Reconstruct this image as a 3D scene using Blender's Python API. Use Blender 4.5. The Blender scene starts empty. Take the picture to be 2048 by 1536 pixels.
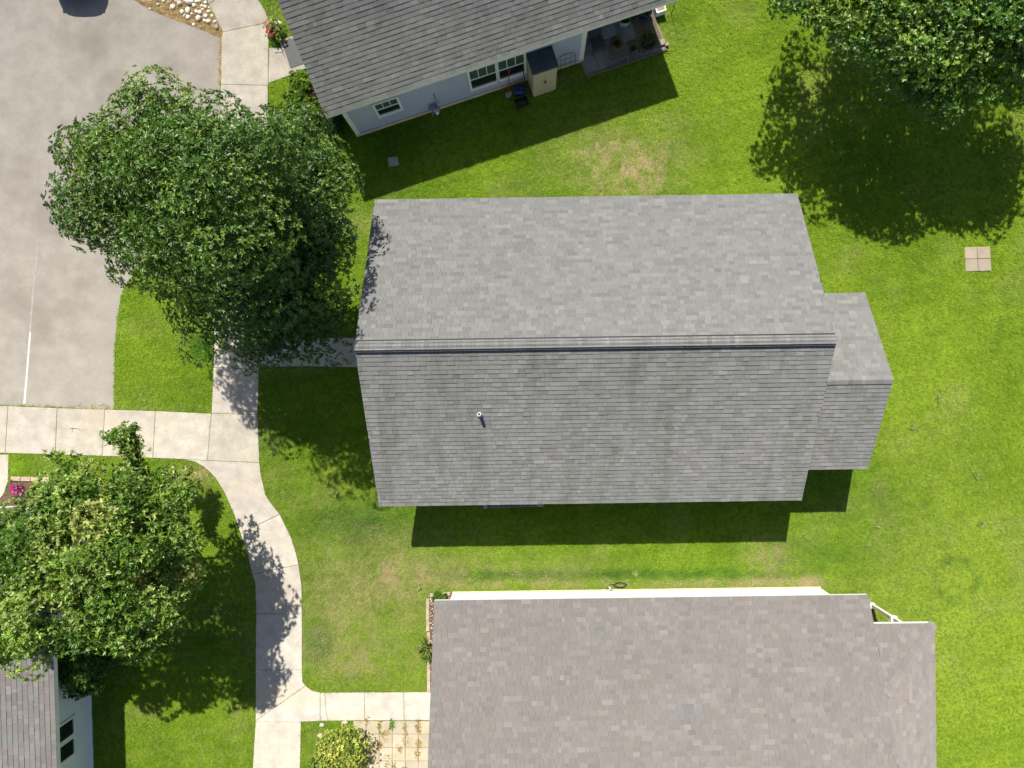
import bpy, math, random
import numpy as np
from mathutils import Vector, Matrix
random.seed(7); RNG = np.random.default_rng(7)
scene = bpy.context.scene
COL = scene.collection

# ------------------------------------------------------------------ camera, sky, sun, exposure
CAM_H, FOC, NX, NY = 25.5, 1420.0, 1070.0, 793.0      # drone height, focal length in photo pixels, nadir point in photo pixels
cam_d = bpy.data.cameras.new('camera'); cam = bpy.data.objects.new('camera', cam_d); COL.objects.link(cam)
cam.location = (0, 0, CAM_H); cam.rotation_euler = (0, 0, 0)
cam_d.sensor_width = 36; cam_d.lens = 36 * FOC / 2048
cam_d.shift_x = -(NX - 1024) / 2048; cam_d.shift_y = (NY - 768) / 2048
cam_d.clip_start = 0.1; cam_d.clip_end = 2000
scene.camera = cam
SUN = Vector((-0.185, 0.658, 1.0)).normalized()
EL = math.asin(SUN.z); AZ = math.atan2(SUN.x, SUN.y)
world = bpy.data.worlds.new('World'); scene.world = world; world.use_nodes = True
wn = world.node_tree.nodes; wl = world.node_tree.links
sky = wn.new('ShaderNodeTexSky'); sky.sky_type = 'NISHITA'; sky.sun_disc = False
sky.sun_elevation = EL; sky.sun_rotation = AZ; sky.air_density = 1.0; sky.dust_density = 1.2; sky.ozone_density = 1.0
wl.new(sky.outputs[0], wn['Background'].inputs[0]); wn['Background'].inputs[1].default_value = 0.07
sun_d = bpy.data.lights.new('sun', 'SUN'); sun_d.energy = 4.6; sun_d.angle = math.radians(0.55); sun_d.color = (1.0, 0.955, 0.87)
sun = bpy.data.objects.new('sun', sun_d); COL.objects.link(sun)
sun.rotation_euler = SUN.to_track_quat('Z', 'Y').to_euler(); sun.location = SUN * 60
scene.view_settings.view_transform = 'Standard'; scene.view_settings.look = 'None'
scene.view_settings.exposure = 0.67; scene.view_settings.gamma = 1.0
try: scene.view_settings.use_curve_mapping = False
except Exception: pass

# ------------------------------------------------------------------ helpers
def W(px, py, z=0.0):
    """plan position (metres) of the thing seen at a photo pixel when it stands at height z"""
    k = (CAM_H - z) / FOC
    return Vector(((px - NX) * k, -(py - NY) * k, z))

WORG = {}                                               # world origin of each object (parents are unrotated)
def tag(o, label=None, cat=None, group=None, kind=None):
    if label: o['label'] = label
    if cat: o['category'] = cat
    if group: o['group'] = group
    if kind: o['kind'] = kind
    return o
def empty(name, loc, label=None, cat=None, group=None):
    o = bpy.data.objects.new(name, None); COL.objects.link(o); o.location = loc; o.empty_display_size = 0.2
    WORG[o] = Vector(loc); return tag(o, label, cat, group)
def mesh_data(name, V, F, mats, smooth=False, midx=None, tint=None):
    me = bpy.data.meshes.new(name)
    V = np.asarray(V, dtype=np.float32)
    if isinstance(F, np.ndarray):
        k = F.shape[1]; n = len(F)
        me.vertices.add(len(V)); me.vertices.foreach_set('co', V.ravel())
        me.loops.add(n * k); me.loops.foreach_set('vertex_index', F.astype(np.int32).ravel())
        me.polygons.add(n); me.polygons.foreach_set('loop_start', np.arange(0, n * k, k, dtype=np.int32))
        me.update(calc_edges=True)
    else:
        me.from_pydata([tuple(map(float, v)) for v in V], [], [tuple(f) for f in F])
    for m in (mats if isinstance(mats, (list, tuple)) else [mats]): me.materials.append(m)
    if midx is not None: me.polygons.foreach_set('material_index', np.asarray(midx, dtype=np.int32))
    if smooth: me.polygons.foreach_set('use_smooth', np.ones(len(me.polygons), dtype=bool))
    if tint is not None:
        a = me.attributes.new('tint', 'FLOAT_COLOR', 'FACE')
        t = np.ones((len(me.polygons), 4), dtype=np.float32); t[:, :3] = tint
        a.data.foreach_set('color', t.ravel())
    me.update(); return me
def link(name, me, parent=None, loc=None):
    o = bpy.data.objects.new(name, me); COL.objects.link(o)
    if parent is not None: o.parent = parent
    if loc is not None: o.location = loc
    return o
def obj(name, V, F, mats, parent=None, origin=None, smooth=False, midx=None, tint=None):
    """a mesh from world coordinates; children keep their parent's origin"""
    og = WORG[parent] if parent is not None else Vector(origin if origin is not None else (0, 0, 0))
    V = np.asarray([tuple(v) for v in V], dtype=np.float32) if not isinstance(V, np.ndarray) else V.astype(np.float32)
    V = V - np.array(tuple(og), dtype=np.float32)
    o = link(name, mesh_data(name, V, F, mats, smooth, midx, tint), parent)
    if parent is None: o.location = og
    WORG[o] = og; return o
class MB:
    """collects shapes for one mesh, world coordinates"""
    def __init__(s): s.V = []; s.F = []
    def add(s, V, F):
        n = len(s.V); s.V += [Vector(v) for v in V]; s.F += [tuple(i + n for i in f) for f in F]; return s
    def box(s, o, a, b, c):                             # corner o, edge vectors a, b, c (right handed)
        o, a, b, c = map(Vector, (o, a, b, c))
        s.add([o, o+a, o+a+b, o+b, o+c, o+a+c, o+a+b+c, o+b+c],
              [(0,3,2,1), (4,5,6,7), (0,1,5,4), (1,2,6,5), (2,3,7,6), (3,0,4,7)]); return s
    def prism(s, poly, z0, z1):                         # poly [(x,y)...] counter-clockwise or not
        P = [Vector((p[0], p[1], 0)) for p in poly]
        ar = sum(P[i].x * P[(i+1) % len(P)].y - P[(i+1) % len(P)].x * P[i].y for i in range(len(P)))
        if ar < 0: P.reverse()
        n = len(P)
        s.add([Vector((p.x, p.y, z0)) for p in P] + [Vector((p.x, p.y, z1)) for p in P],
              [tuple(range(n-1, -1, -1)), tuple(range(n, 2*n))] + [(i, (i+1) % n, n + (i+1) % n, n + i) for i in range(n)]); return s
    def tube(s, pts, radii, seg=8, cap=True):
        pts = [Vector(p) for p in pts]
        if not isinstance(radii, (list, tuple)): radii = [radii] * len(pts)
        base = len(s.V); ref = Vector((0.31, 0.77, 0.55)).normalized()
        for i, p in enumerate(pts):
            d = (pts[min(i+1, len(pts)-1)] - pts[max(i-1, 0)]).normalized()
            a = d.cross(ref)
            if a.length < 0.1: a = d.cross(Vector((1, 0, 0)))
            a.normalize(); b = d.cross(a)
            for k in range(seg):
                t = 2 * math.pi * k / seg
                s.V.append(p + (a * math.cos(t) + b * math.sin(t)) * radii[i])
        for i in range(len(pts) - 1):
            for k in range(seg):
                q = (k + 1) % seg
                s.F.append((base + i*seg + k, base + i*seg + q, base + (i+1)*seg + q, base + (i+1)*seg + k))
        if cap:
            s.F.append(tuple(base + k for k in range(seg - 1, -1, -1)))
            s.F.append(tuple(base + (len(pts)-1)*seg + k for k in range(seg)))
        return s
    def lathe(s, c, prof, seg=20, sq=0):                # prof [(r, z)...]; sq > 0 makes it squarish
        base = len(s.V); c = Vector(c)
        for r, z in prof:
            for k in range(seg):
                t = 2 * math.pi * (k + 0.5) / seg; cx, sy = math.cos(t), math.sin(t)
                if sq: m = (abs(cx)**sq + abs(sy)**sq) ** (-1 / sq); cx *= m; sy *= m
                s.V.append(c + Vector((r * cx, r * sy, z)))
        for i in range(len(prof) - 1):
            for k in range(seg):
                q = (k + 1) % seg
                s.F.append((base + i*seg + k, base + i*seg + q, base + (i+1)*seg + q, base + (i+1)*seg + k))
        s.F.append(tuple(base + k for k in range(seg - 1, -1, -1)))
        s.F.append(tuple(base + (len(prof)-1)*seg + k for k in range(seg))); return s
    def build(s, name, mat, parent=None, origin=None, smooth=False, **k): return obj(name, s.V, s.F, mat, parent, origin, smooth, **k)

# value noise for numpy fields
_LAT = RNG.random((256, 256))
def vnoise(x, y):
    x = np.asarray(x, float); y = np.asarray(y, float)
    xi = np.floor(x).astype(int); yi = np.floor(y).astype(int); fx = x - xi; fy = y - yi
    fx = fx*fx*(3-2*fx); fy = fy*fy*(3-2*fy)
    g = lambda a, b: _LAT[a % 256, b % 256]
    return (g(xi,yi)*(1-fx) + g(xi+1,yi)*fx)*(1-fy) + (g(xi,yi+1)*(1-fx) + g(xi+1,yi+1)*fx)*fy
def fbm(x, y, o=4):
    r = 0; a = 0.5; t = 0
    for i in range(o): r = r + a * vnoise(x * 2**i + 17.3*i, y * 2**i + 5.1*i); t += a; a *= 0.5
    return r / t
def in_poly(x, y, poly):
    ins = np.zeros(len(x), bool); n = len(poly)
    for i in range(n):
        x0, y0 = poly[i]; x1, y1 = poly[(i+1) % n]
        c = ((y0 > y) != (y1 > y))
        with np.errstate(divide='ignore', invalid='ignore'):
            ins ^= c & (x < (x1 - x0) * (y - y0) / (y1 - y0 + 1e-12) + x0)
    return ins

# ------------------------------------------------------------------ materials
def pbr(name, c1, c2=None, scale=4.0, rough=0.85, spec=0.3, bump=0.0, bscale=60.0, tint=None, c3=None, scale3=0.5, metal=0.0,
        speck=None, stretch=None, lo=0.35, hi=0.65, lo3=0.45, hi3=0.7, speck_scale=120.0, speck_at=0.62, south=False):
    m = bpy.data.materials.new(name); m.use_nodes = True
    N = m.node_tree.nodes; L = m.node_tree.links; B = N['Principled BSDF']
    if rough > 0.8 and 'Diffuse Roughness' in B.inputs: B.inputs['Diffuse Roughness'].default_value = 1.0
    B.inputs['Roughness'].default_value = rough; B.inputs['Specular IOR Level'].default_value = spec; B.inputs['Metallic'].default_value = metal
    g = N.new('ShaderNodeNewGeometry')
    def noise(sc, det=6.0, rot=0.0, st=None, off=0.0):
        mp = N.new('ShaderNodeMapping'); mp.inputs['Rotation'].default_value = (0, 0, rot); mp.inputs['Location'].default_value = (off, off*1.7, off*0.3)
        if st: mp.inputs['Scale'].default_value = st
        L.new(g.outputs['Position'], mp.inputs['Vector'])
        t = N.new('ShaderNodeTexNoise'); t.inputs['Scale'].default_value = sc; t.inputs['Detail'].default_value = det; t.inputs['Roughness'].default_value = 0.6
        L.new(mp.outputs[0], t.inputs['Vector']); return t.outputs['Fac']
    def ramp(fac, lo_, hi_):
        r = N.new('ShaderNodeMapRange'); r.inputs['From Min'].default_value = lo_; r.inputs['From Max'].default_value = hi_
        L.new(fac, r.inputs['Value']); return r.outputs[0]
    def mix(f, a, b, mode='MIX'):
        x = N.new('ShaderNodeMix'); x.data_type = 'RGBA'; x.blend_type = mode
        for sock, v in ((x.inputs[0], f), (x.inputs[6], a), (x.inputs[7], b)):
            if hasattr(v, 'is_output'): L.new(v, sock)
            elif isinstance(v, (int, float)): sock.default_value = v
            else: sock.default_value = (*v, 1)
        return x.outputs[2]
    col = None
    if c2 is not None: col = mix(ramp(noise(scale), lo, hi), c1, c2)
    if c3 is not None:
        f3 = ramp(noise(scale3, 5, stretch[0] if stretch else 0, stretch[1] if stretch else None, 31.0), lo3, hi3)
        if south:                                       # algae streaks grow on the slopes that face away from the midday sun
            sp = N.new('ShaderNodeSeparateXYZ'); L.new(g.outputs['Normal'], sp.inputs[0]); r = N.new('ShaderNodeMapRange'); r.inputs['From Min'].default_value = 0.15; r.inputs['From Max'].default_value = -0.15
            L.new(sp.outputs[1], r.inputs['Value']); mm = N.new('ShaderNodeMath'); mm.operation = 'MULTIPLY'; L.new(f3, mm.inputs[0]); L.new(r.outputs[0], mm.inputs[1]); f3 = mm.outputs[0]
        col = mix(f3, col if col else c1, c3)
    if speck is not None: col = mix(ramp(noise(speck_scale, 3, off=11.0), speck_at, speck_at + 0.08), col if col else c1, speck)
    if tint:
        if tint == 'obj': t = N.new('ShaderNodeObjectInfo').outputs['Color']
        else:
            a = N.new('ShaderNodeAttribute'); a.attribute_name = 'tint'; t = a.outputs['Color']
        col = mix(1.0, col if col else c1, t, 'MULTIPLY')
    if col: L.new(col, B.inputs['Base Color'])
    else: B.inputs['Base Color'].default_value = (*c1, 1)
    if bump:
        b = N.new('ShaderNodeBump'); b.inputs['Strength'].default_value = bump; b.inputs['Distance'].default_value = 0.02
        L.new(noise(bscale, 4, off=3.0), b.inputs['Height']); L.new(b.outputs[0], B.inputs['Normal'])
    return m
def leaf_mat(name, rough=0.42, trans=0.28, spec=0.45):
    m = bpy.data.materials.new(name); m.use_nodes = True
    N = m.node_tree.nodes; L = m.node_tree.links; B = N['Principled BSDF']
    a = N.new('ShaderNodeAttribute'); a.attribute_name = 'tint'
    L.new(a.outputs['Color'], B.inputs['Base Color']); B.inputs['Roughness'].default_value = rough; B.inputs['Specular IOR Level'].default_value = spec
    t = N.new('ShaderNodeBsdfTranslucent')
    h = N.new('ShaderNodeMix'); h.data_type = 'RGBA'; h.blend_type = 'MULTIPLY'; h.inputs[0].default_value = 1.0; h.inputs[7].default_value = (1.3, 1.25, 0.5, 1)
    L.new(a.outputs['Color'], h.inputs[6]); L.new(h.outputs[2], t.inputs['Color'])
    s = N.new('ShaderNodeMixShader'); s.inputs[0].default_value = trans
    L.new(B.outputs[0], s.inputs[1]); L.new(t.outputs[0], s.inputs[2]); L.new(s.outputs[0], N['Material Output'].inputs['Surface'])
    return m
def glass_mat(name, col, rough=0.08):
    m = pbr(name, col, rough=rough, spec=0.8); return m

M = {}
M['leaf'] = leaf_mat('leaf', 0.36, 0.3, 0.5); M['leaf_soft'] = leaf_mat('leaf_soft', 0.6, 0.25, 0.25)
M['petal'] = leaf_mat('petal', 0.6, 0.2, 0.2)
M['bark'] = pbr('bark', (0.075, 0.055, 0.04), (0.13, 0.10, 0.075), 9, 0.95, 0.1, 0.6, 25)
M['concrete'] = pbr('concrete', (0.463, 0.423, 0.369), (0.586, 0.547, 0.482), 2.2, 0.9, 0.2, 0.3, 110, tint='obj', c3=(0.572, 0.493, 0.378), scale3=0.6, lo3=0.54, hi3=0.78, speck=(0.323, 0.287, 0.247), speck_scale=26, speck_at=0.585)
M['concrete_edge'] = pbr('concrete_edge', (0.399, 0.361, 0.294), (0.494, 0.456, 0.380), 3, 0.9, 0.2, 0.3, 100)
M['joint'] = pbr('joint_dirt', (0.10, 0.075, 0.05), (0.20, 0.15, 0.09), 20, 0.95, 0.1)
M['asphalt'] = pbr('asphalt', (0.366, 0.333, 0.288), (0.438, 0.402, 0.349), 1.3, 0.92, 0.2, 0.35, 90, c3=(0.294, 0.262, 0.219), scale3=0.42, lo3=0.50, hi3=0.74, speck=(0.265, 0.239, 0.204), speck_scale=24, speck_at=0.62)
M['asphalt'].name = 'asphalt'
M['paint'] = pbr('road_paint', (0.55, 0.53, 0.49), (0.36, 0.34, 0.31), 6, 0.8, 0.3, 0.2, 100, lo=0.45, hi=0.75)
M['dirt'] = pbr('dry_straw_soil', (0.27, 0.185, 0.075), (0.42, 0.31, 0.15), 7, 0.95, 0.1, 0.8, 70, c3=(0.15, 0.10, 0.05), scale3=4)
M['mulch'] = pbr('mulch', (0.10, 0.06, 0.04), (0.19, 0.125, 0.085), 18, 0.95, 0.1, 0.9, 60)
M['stone'] = pbr('river_stone', (0.529, 0.494, 0.443), (0.690, 0.655, 0.598), 5, 0.8, 0.3, 0.2, 50, tint='obj')
M['paver'] = pbr('tan_paver', (0.388, 0.335, 0.243), (0.456, 0.405, 0.313), 2.2, 0.92, 0.2, 0.3, 90, tint='obj', speck=(0.448, 0.330, 0.202), speck_scale=24, speck_at=0.62)
M['block'] = pbr('edging_block', (0.363, 0.286, 0.215), (0.484, 0.396, 0.308), 9, 0.92, 0.2, 0.4, 80, tint='obj')
M['white'] = pbr('white_trim', (0.76, 0.76, 0.74), (0.82, 0.82, 0.80), 3, 0.5, 0.4)
M['blue_siding'] = pbr('blue_siding', (0.40, 0.44, 0.58), (0.45, 0.49, 0.63), 0.8, 0.6, 0.3, 0.05, 30)
M['white_siding'] = pbr('white_siding', (0.74, 0.75, 0.76), (0.80, 0.81, 0.82), 0.8, 0.55, 0.3, 0.05, 30)
M['grey_siding'] = pbr('grey_siding', (0.42, 0.44, 0.46), (0.48, 0.50, 0.52), 0.8, 0.6, 0.3, 0.05, 30)
M['cream'] = pbr('cream_foundation', (0.52, 0.45, 0.28), (0.62, 0.55, 0.37), 3, 0.85, 0.2, 0.2, 60)
M['felt'] = pbr('roof_felt', (0.035, 0.035, 0.037), rough=0.95)
M['black'] = pbr('black_plastic', (0.012, 0.013, 0.017), (0.02, 0.021, 0.026), 8, 0.55, 0.4)
M['glass'] = glass_mat('dark_glass', (0.012, 0.015, 0.017)); M['glass_sky'] = glass_mat('sky_painted_glass', (0.06, 0.10, 0.09), 0.15)  # green tone puts a sky reflection into the upper panes' colour
M['resin_tan'] = pbr('tan_resin', (0.47, 0.41, 0.28), (0.52, 0.46, 0.33), 3, 0.5, 0.4, 0.05, 40)
M['resin_dark'] = pbr('dark_resin', (0.035, 0.043, 0.05), (0.05, 0.058, 0.066), 3, 0.5, 0.4)
M['metal'] = pbr('galvanised', (0.23, 0.25, 0.27), (0.32, 0.34, 0.36), 6, 0.5, 0.5, metal=0.3)
M['iron'] = pbr('dark_iron', (0.02, 0.02, 0.022), rough=0.6)
M['wood'] = pbr('weathered_wood', (0.15, 0.115, 0.085), (0.23, 0.18, 0.135), 12, 0.85, 0.2, 0.3, 40)
M['tan_wood'] = pbr('tan_wood', (0.50, 0.36, 0.20), (0.60, 0.46, 0.28), 8, 0.8, 0.2, 0.2, 40)
M['terracotta'] = pbr('terracotta', (0.30, 0.11, 0.06), (0.38, 0.15, 0.085), 8, 0.85, 0.2)
M['cushion'] = pbr('grey_cushion', (0.20, 0.22, 0.26), (0.25, 0.27, 0.31), 10, 0.9, 0.2, 0.2, 90)
M['blue_plastic'] = pbr('blue_plastic', (0.012, 0.025, 0.13), (0.02, 0.04, 0.18), 7, 0.5, 0.4)
M['blue_paint'] = pbr('dark_blue_paint', (0.05, 0.075, 0.15), (0.07, 0.10, 0.19), 7, 0.6, 0.4, tint='obj')
M['red_paint'] = pbr('red_paint', (0.40, 0.03, 0.02), rough=0.5)
M['soil'] = pbr('potting_soil', (0.035, 0.024, 0.018), (0.07, 0.05, 0.035), 30, 0.95, 0.1, 0.8, 80)
M['rubber'] = pbr('rubber', (0.015, 0.015, 0.016), rough=0.8)
M['car'] = pbr('car_paint', (0.02, 0.03, 0.055), rough=0.25, spec=0.6, metal=0.2)
M['lamp'] = pbr('lamp_lens', (0.6, 0.62, 0.64), rough=0.1, spec=0.7)
M['slab_dark'] = pbr('patio_concrete', (0.25, 0.245, 0.225), (0.33, 0.325, 0.295), 2, 0.9, 0.2, 0.3, 90)
M['white_gravel'] = pbr('white_gravel', (0.5, 0.47, 0.42), (0.66, 0.63, 0.58), 20, 0.9, 0.2)
def shingle_mats(key, streak_rot, streak, algae, south=False):
    for s in ('obj', 'attr'):
        M[key + '_' + s] = pbr('shingle_' + key + '_' + s, (0.93, 0.93, 0.93), (1.0, 1.0, 1.0), 55, 0.92, 0.2, 0.5, 170, tint=s,
                               c3=algae, scale3=1.0, stretch=(streak_rot, streak), lo3=0.46, hi3=0.72, speck=(0.74, 0.74, 0.74), speck_scale=48, speck_at=0.56, south=south)
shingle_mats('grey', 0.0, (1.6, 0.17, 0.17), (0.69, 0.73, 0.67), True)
shingle_mats('dark', -0.323, (1.1, 0.25, 0.25), (0.80, 0.81, 0.80))
shingle_mats('brown', 0.0, (0.8, 0.5, 0.5), (0.90, 0.90, 0.92))
shingle_mats('rose', 0.0, (0.3, 1.2, 0.3), (0.90, 0.90, 0.90))

# ------------------------------------------------------------------ layout polygons of the hard ground (photo pixels, ground level)
def G(*p): return [tuple(W(x, y)[:2]) for x, y in p]
ASPHALT = G((-2600,805), (0,810), (228,820), (229,750), (230,690), (236,630), (243,590), (258,563), (285,520), (330,460), (385,400), (430,340), (441,280), (443,180), (444,78),
            (410,62), (350,40), (300,20), (265,-2), (235,-60), (215,-300), (215,-2600), (-2600,-2600))
SLABS = [  # walk slabs, clockwise pixel corners, brightness
 [(-75,809),(18,812),(12,906),(-75,904)], [(18,812),(116,816),(112,909),(12,906)], [(116,816),(211,819),(206,912),(112,909)],
 [(211,819),(312,822),(307,916),(206,912)], [(312,822),(424,827),(416,921),(370,918.5),(307,916)], [(424,827),(516,829),(520,925),(416,921)],
 [(370,918.5),(416,921),(520,925),(523,950),(532,990),(545,1010),(560,1028),(482,1067),(470,1030),(450,985),(432,955),(410,934),(392,924)],
 [(482,1067),(560,1028),(583,1075),(592,1103),(598,1129),(505,1148),(497,1112)],
 [(505,1148),(598,1129),(604,1170),(605,1228),(513,1227),(511,1165)], [(513,1227),(605,1228),(605,1339),(512,1339)],
 [(512,1339),(605,1339),(606,1362),(612,1371),(512,1441)], [(612,1371),(625,1381),(641,1385),(641,1441),(603,1443),(512,1443),(512,1441)],
 [(512,1443),(603,1443),(601,1545),(506,1545)], [(506,1545),(601,1545),(600,1640),(503,1640)],
 [(641,1385),(729,1384),(730,1440),(641,1441)], [(729,1384),(808,1384),(809,1440),(730,1440)], [(808,1384),(905,1383),(905,1439),(809,1440)],
 [(428,735),(519,739),(516,829),(424,827)], [(430,645),(521,649),(519,739),(428,735)], [(433,555),(524,558),(521,649),(430,645)],
 [(436,460),(528,462),(524,558),(433,555)], [(439,365),(532,367),(528,462),(436,460)], [(441,268),(536,270),(532,367),(439,365)],
 [(443,170),(537,172),(536,270),(441,268)], [(443,170),(444,78),(447,65),(539,46),(537,172)],
 [(447,65),(419,9),(445,-9),(505,-34),(517,0),(531,22),(539,46)], [(419,9),(398,-40),(395,-130),(485,-140),(505,-34),(445,-9)],
 [(539,97),(562,96),(572,120),(583,151),(537,168)],
 [(520,680),(619,677),(619,733),(519,734)], [(619,677),(722,675),(722,735),(619,733)], [(722,675),(790,674),(790,736),(722,735)],
 [(-75,907),(19,909),(18,962),(10,985),(0,1000),(-75,1004)],
]
SLAB_POLY = [G(*s) for s in SLABS]
GRAVEL_BED = G((265,-2),(300,20),(350,40),(410,62),(444,78),(447,65),(419,9),(398,-40),(390,-90),(230,-90))
PATIO = G((707,1441),(900,1441),(900,1575),(707,1575))
SW_BED = G((22,960),(150,962),(165,1060),(0,1060),(0,1004))
EDGE_BED = G((858,1193),(905,1190),(905,1385),(862,1385))

# ------------------------------------------------------------------ lawn: colour fields shared by the sheet and the blades
def px_of(x, y): return x * FOC / CAM_H + NX, NY - y * FOC / CAM_H
DRY = [(1235,305,95,55,1.0),(1290,355,60,42,.95),(1195,372,60,22,.45),(1150,330,50,40,.25),(700,1200,170,150,.30),(760,1160,100,60,.30),(722,1330,55,22,.5),(850,1140,70,30,.45),
       (1000,1142,150,16,.45),(1540,1112,48,40,.8),(1100,1168,330,9,.7),(1500,1166,150,10,.95),(1605,1160,38,14,1.0),(388,945,44,20,.95),(425,990,22,45,.5),
       (540,900,22,70,.4),(568,965,28,60,.38),(380,665,40,36,.30),(1810,1100,70,60,.28),(440,1490,90,40,.3),(480,1430,18,45,.55),(330,820,110,7,.45),(620,1500,20,50,.45),
       (1130,160,28,22,.6),(700,1300,90,60,.3),(1010,1125,90,25,.35),(1600,560,100,40,.15),(1900,900,120,200,.12),(830,1250,30,90,.2),(520,855,10,60,.4),(1340,60,40,60,.12)]
LUSH = [(700,1045,130,40,.8),(640,1285,26,36,1.2),(1260,1148,330,9,.8),(405,690,24,26,1.2),(1000,1150,130,9,.6),(1690,1000,100,80,.35),(1560,650,60,60,.35),(1660,1110,120,30,.3),(1850,1480,80,60,.3),(620,215,40,40,.2)]
def lawn_fields(x, y):
    px, py = px_of(x, y)
    n1 = fbm(x*0.8+3, y*0.8+9); n2 = fbm(x*3.1+40, y*3.1+11); n3 = fbm(x*0.22+70, y*0.22+33, 3)
    dry = np.clip((n1 - 0.55) * 0.8, 0, 0.25)
    for cx, cy, rx, ry, a in DRY:
        d = ((px-cx)/rx)**2 + ((py-cy)/ry)**2
        dry = dry + (a*0.72*np.clip(0.55 + (n2-0.4)*2.0, 0.1, 1.4) if a > 0.68 else a*0.5*np.clip(0.15 + (n2-0.36)*3.4, 0.05, 1.5)) * np.exp(-d*0.9)
    for cx, cy, rx, ry, a in ((700,1200,170,170,.30),(1850,1250,200,300,.10),(1000,1140,300,30,.15)):
        dry = dry + a*np.exp(-((px-cx)/rx)**2-((py-cy)/ry)**2)*np.clip(0.5+n1,0,1.2)
    lush = np.clip((n3 - 0.5) * 1.2, -0.3, 0.5) * 0.7
    for cx, cy, rx, ry, a in LUSH:
        d = ((px-cx)/rx)**2 + ((py-cy)/ry)**2; lush = lush + a * np.exp(-d) * np.clip(0.3 + n2*1.3, 0, 1.3)
    r = np.sqrt((px-1910)**2 + (py-1160)**2); r = r + 14*(n1-0.5)*2; lush = lush + 0.55*np.exp(-((r-38)/8)**2) * np.clip(n2*3.0-0.9, 0, 1.2)
    return np.clip(dry, 0, 1), np.clip(lush, -0.4, 1)
def lawn_material(name, src):
    m = bpy.data.materials.new(name); m.use_nodes = True
    N = m.node_tree.nodes; L = m.node_tree.links; B = N['Principled BSDF']
    B.inputs['Roughness'].default_value = 0.75; B.inputs['Specular IOR Level'].default_value = 0.15
    g = N.new('ShaderNodeNewGeometry')
    def attr(n):
        a = N.new('ShaderNodeAttribute'); a.attribute_name = n; a.attribute_type = src; return a.outputs['Fac']
    def mix(f, a, b):
        x = N.new('ShaderNodeMix'); x.data_type = 'RGBA'
        for s, v in ((x.inputs[0], f), (x.inputs[6], a), (x.inputs[7], b)):
            if hasattr(v, 'is_output'): L.new(v, s)
            elif isinstance(v, (int, float)): s.default_value = v
            else: s.default_value = (*v, 1)
        return x.outputs[2]
    def noise(sc, lo, hi):
        t = N.new('ShaderNodeTexNoise'); t.inputs['Scale'].default_value = sc; t.inputs['Detail'].default_value = 4; L.new(g.outputs['Position'], t.inputs['Vector'])
        r = N.new('ShaderNodeMapRange'); r.inputs['From Min'].default_value = lo; r.inputs['From Max'].default_value = hi; L.new(t.outputs['Fac'], r.inputs['Value']); return r.outputs[0]
    if src == 'INSTANCER':
        rnd = attr('rnd')
        a = mix(rnd, (0.10, 0.22, 0.009), (0.37, 0.51, 0.038))
        lushc, dryc = mix(rnd, (0.035, 0.13, 0.008), (0.12, 0.28, 0.02)), mix(rnd, (0.32, 0.28, 0.11), (0.55, 0.49, 0.25))
    else:
        a = mix(noise(30, 0.35, 0.65), (0.078, 0.155, 0.007), (0.165, 0.24, 0.014))
        lushc, dryc = (0.045, 0.12, 0.006), mix(noise(22, 0.35, 0.65), (0.19, 0.14, 0.06), (0.38, 0.31, 0.16))
    c = mix(attr('lush'), a, lushc); c = mix(attr('dry'), c, dryc)
    L.new(c, B.inputs['Base Color'])
    if src != 'INSTANCER':
        b = N.new('ShaderNodeBump'); b.inputs['Strength'].default_value = 0.7; b.inputs['Distance'].default_value = 0.03
        L.new(noise(40, 0.2, 0.8), b.inputs['Height']); L.new(b.outputs[0], B.inputs['Normal'])
    else:
        t = N.new('ShaderNodeBsdfTranslucent'); L.new(c, t.inputs['Color']); s = N.new('ShaderNodeMixShader'); s.inputs[0].default_value = 0.25
        L.new(B.outputs[0], s.inputs[1]); L.new(t.outputs[0], s.inputs[2]); L.new(s.outputs[0], N['Material Output'].inputs['Surface'])
    return m
def build_lawn():
    xs = np.concatenate([[-600,-200,-80,-40,-28], np.arange(-24, 22.01, 0.2), [26,40,80,200,600]])
    ys = np.concatenate([[-600,-200,-80,-40,-20], np.arange(-17.6, 18.6, 0.2), [20,40,80,200,600]])
    X, Y = np.meshgrid(xs, ys); V = np.stack([X.ravel(), Y.ravel(), np.zeros(X.size)], 1)
    nx = len(xs); i, j = np.meshgrid(np.arange(nx-1), np.arange(len(ys)-1)); k = (j*nx + i).ravel()
    F = np.stack([k, k+1, k+1+nx, k+nx], 1)
    me = mesh_data('lawn', V, F, lawn_material('lawn', 'GEOMETRY'))
    d, l = lawn_fields(V[:,0], V[:,1])
    for n, v in (('dry', d), ('lush', l)):
        a = me.attributes.new(n, 'FLOAT', 'POINT'); a.data.foreach_set('value', v.astype(np.float32))
    tag(link('lawn', me), kind='structure')
build_lawn()
def sheet(name, poly, z, mat, kind='structure', step=None):
    P = [Vector((p[0], p[1], z)) for p in poly]
    ar = sum(P[i].x * P[(i+1) % len(P)].y - P[(i+1) % len(P)].x * P[i].y for i in range(len(P)))
    if ar < 0: P.reverse()
    return tag(obj(name, P, [tuple(range(len(P)))], mat), kind=kind)
sheet('parking_lot', ASPHALT, 0.012, M['asphalt'])
sheet('gravel_bed_soil', GRAVEL_BED, 0.018, M['dirt'])
sheet('flower_bed_soil', SW_BED, 0.02, M['mulch'])
sheet('side_bed_soil', EDGE_BED, 0.02, M['mulch'])
sheet('parking_line', G((47,808),(51.5,808),(57,740),(63,664),(59,664),(53,740)), 0.016, M['paint'])
M['paint_worn'] = pbr('worn_road_paint', (0.48, 0.45, 0.40), (0.38, 0.35, 0.31), 7, 0.9, 0.2, lo=0.40, hi=0.62)
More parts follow.
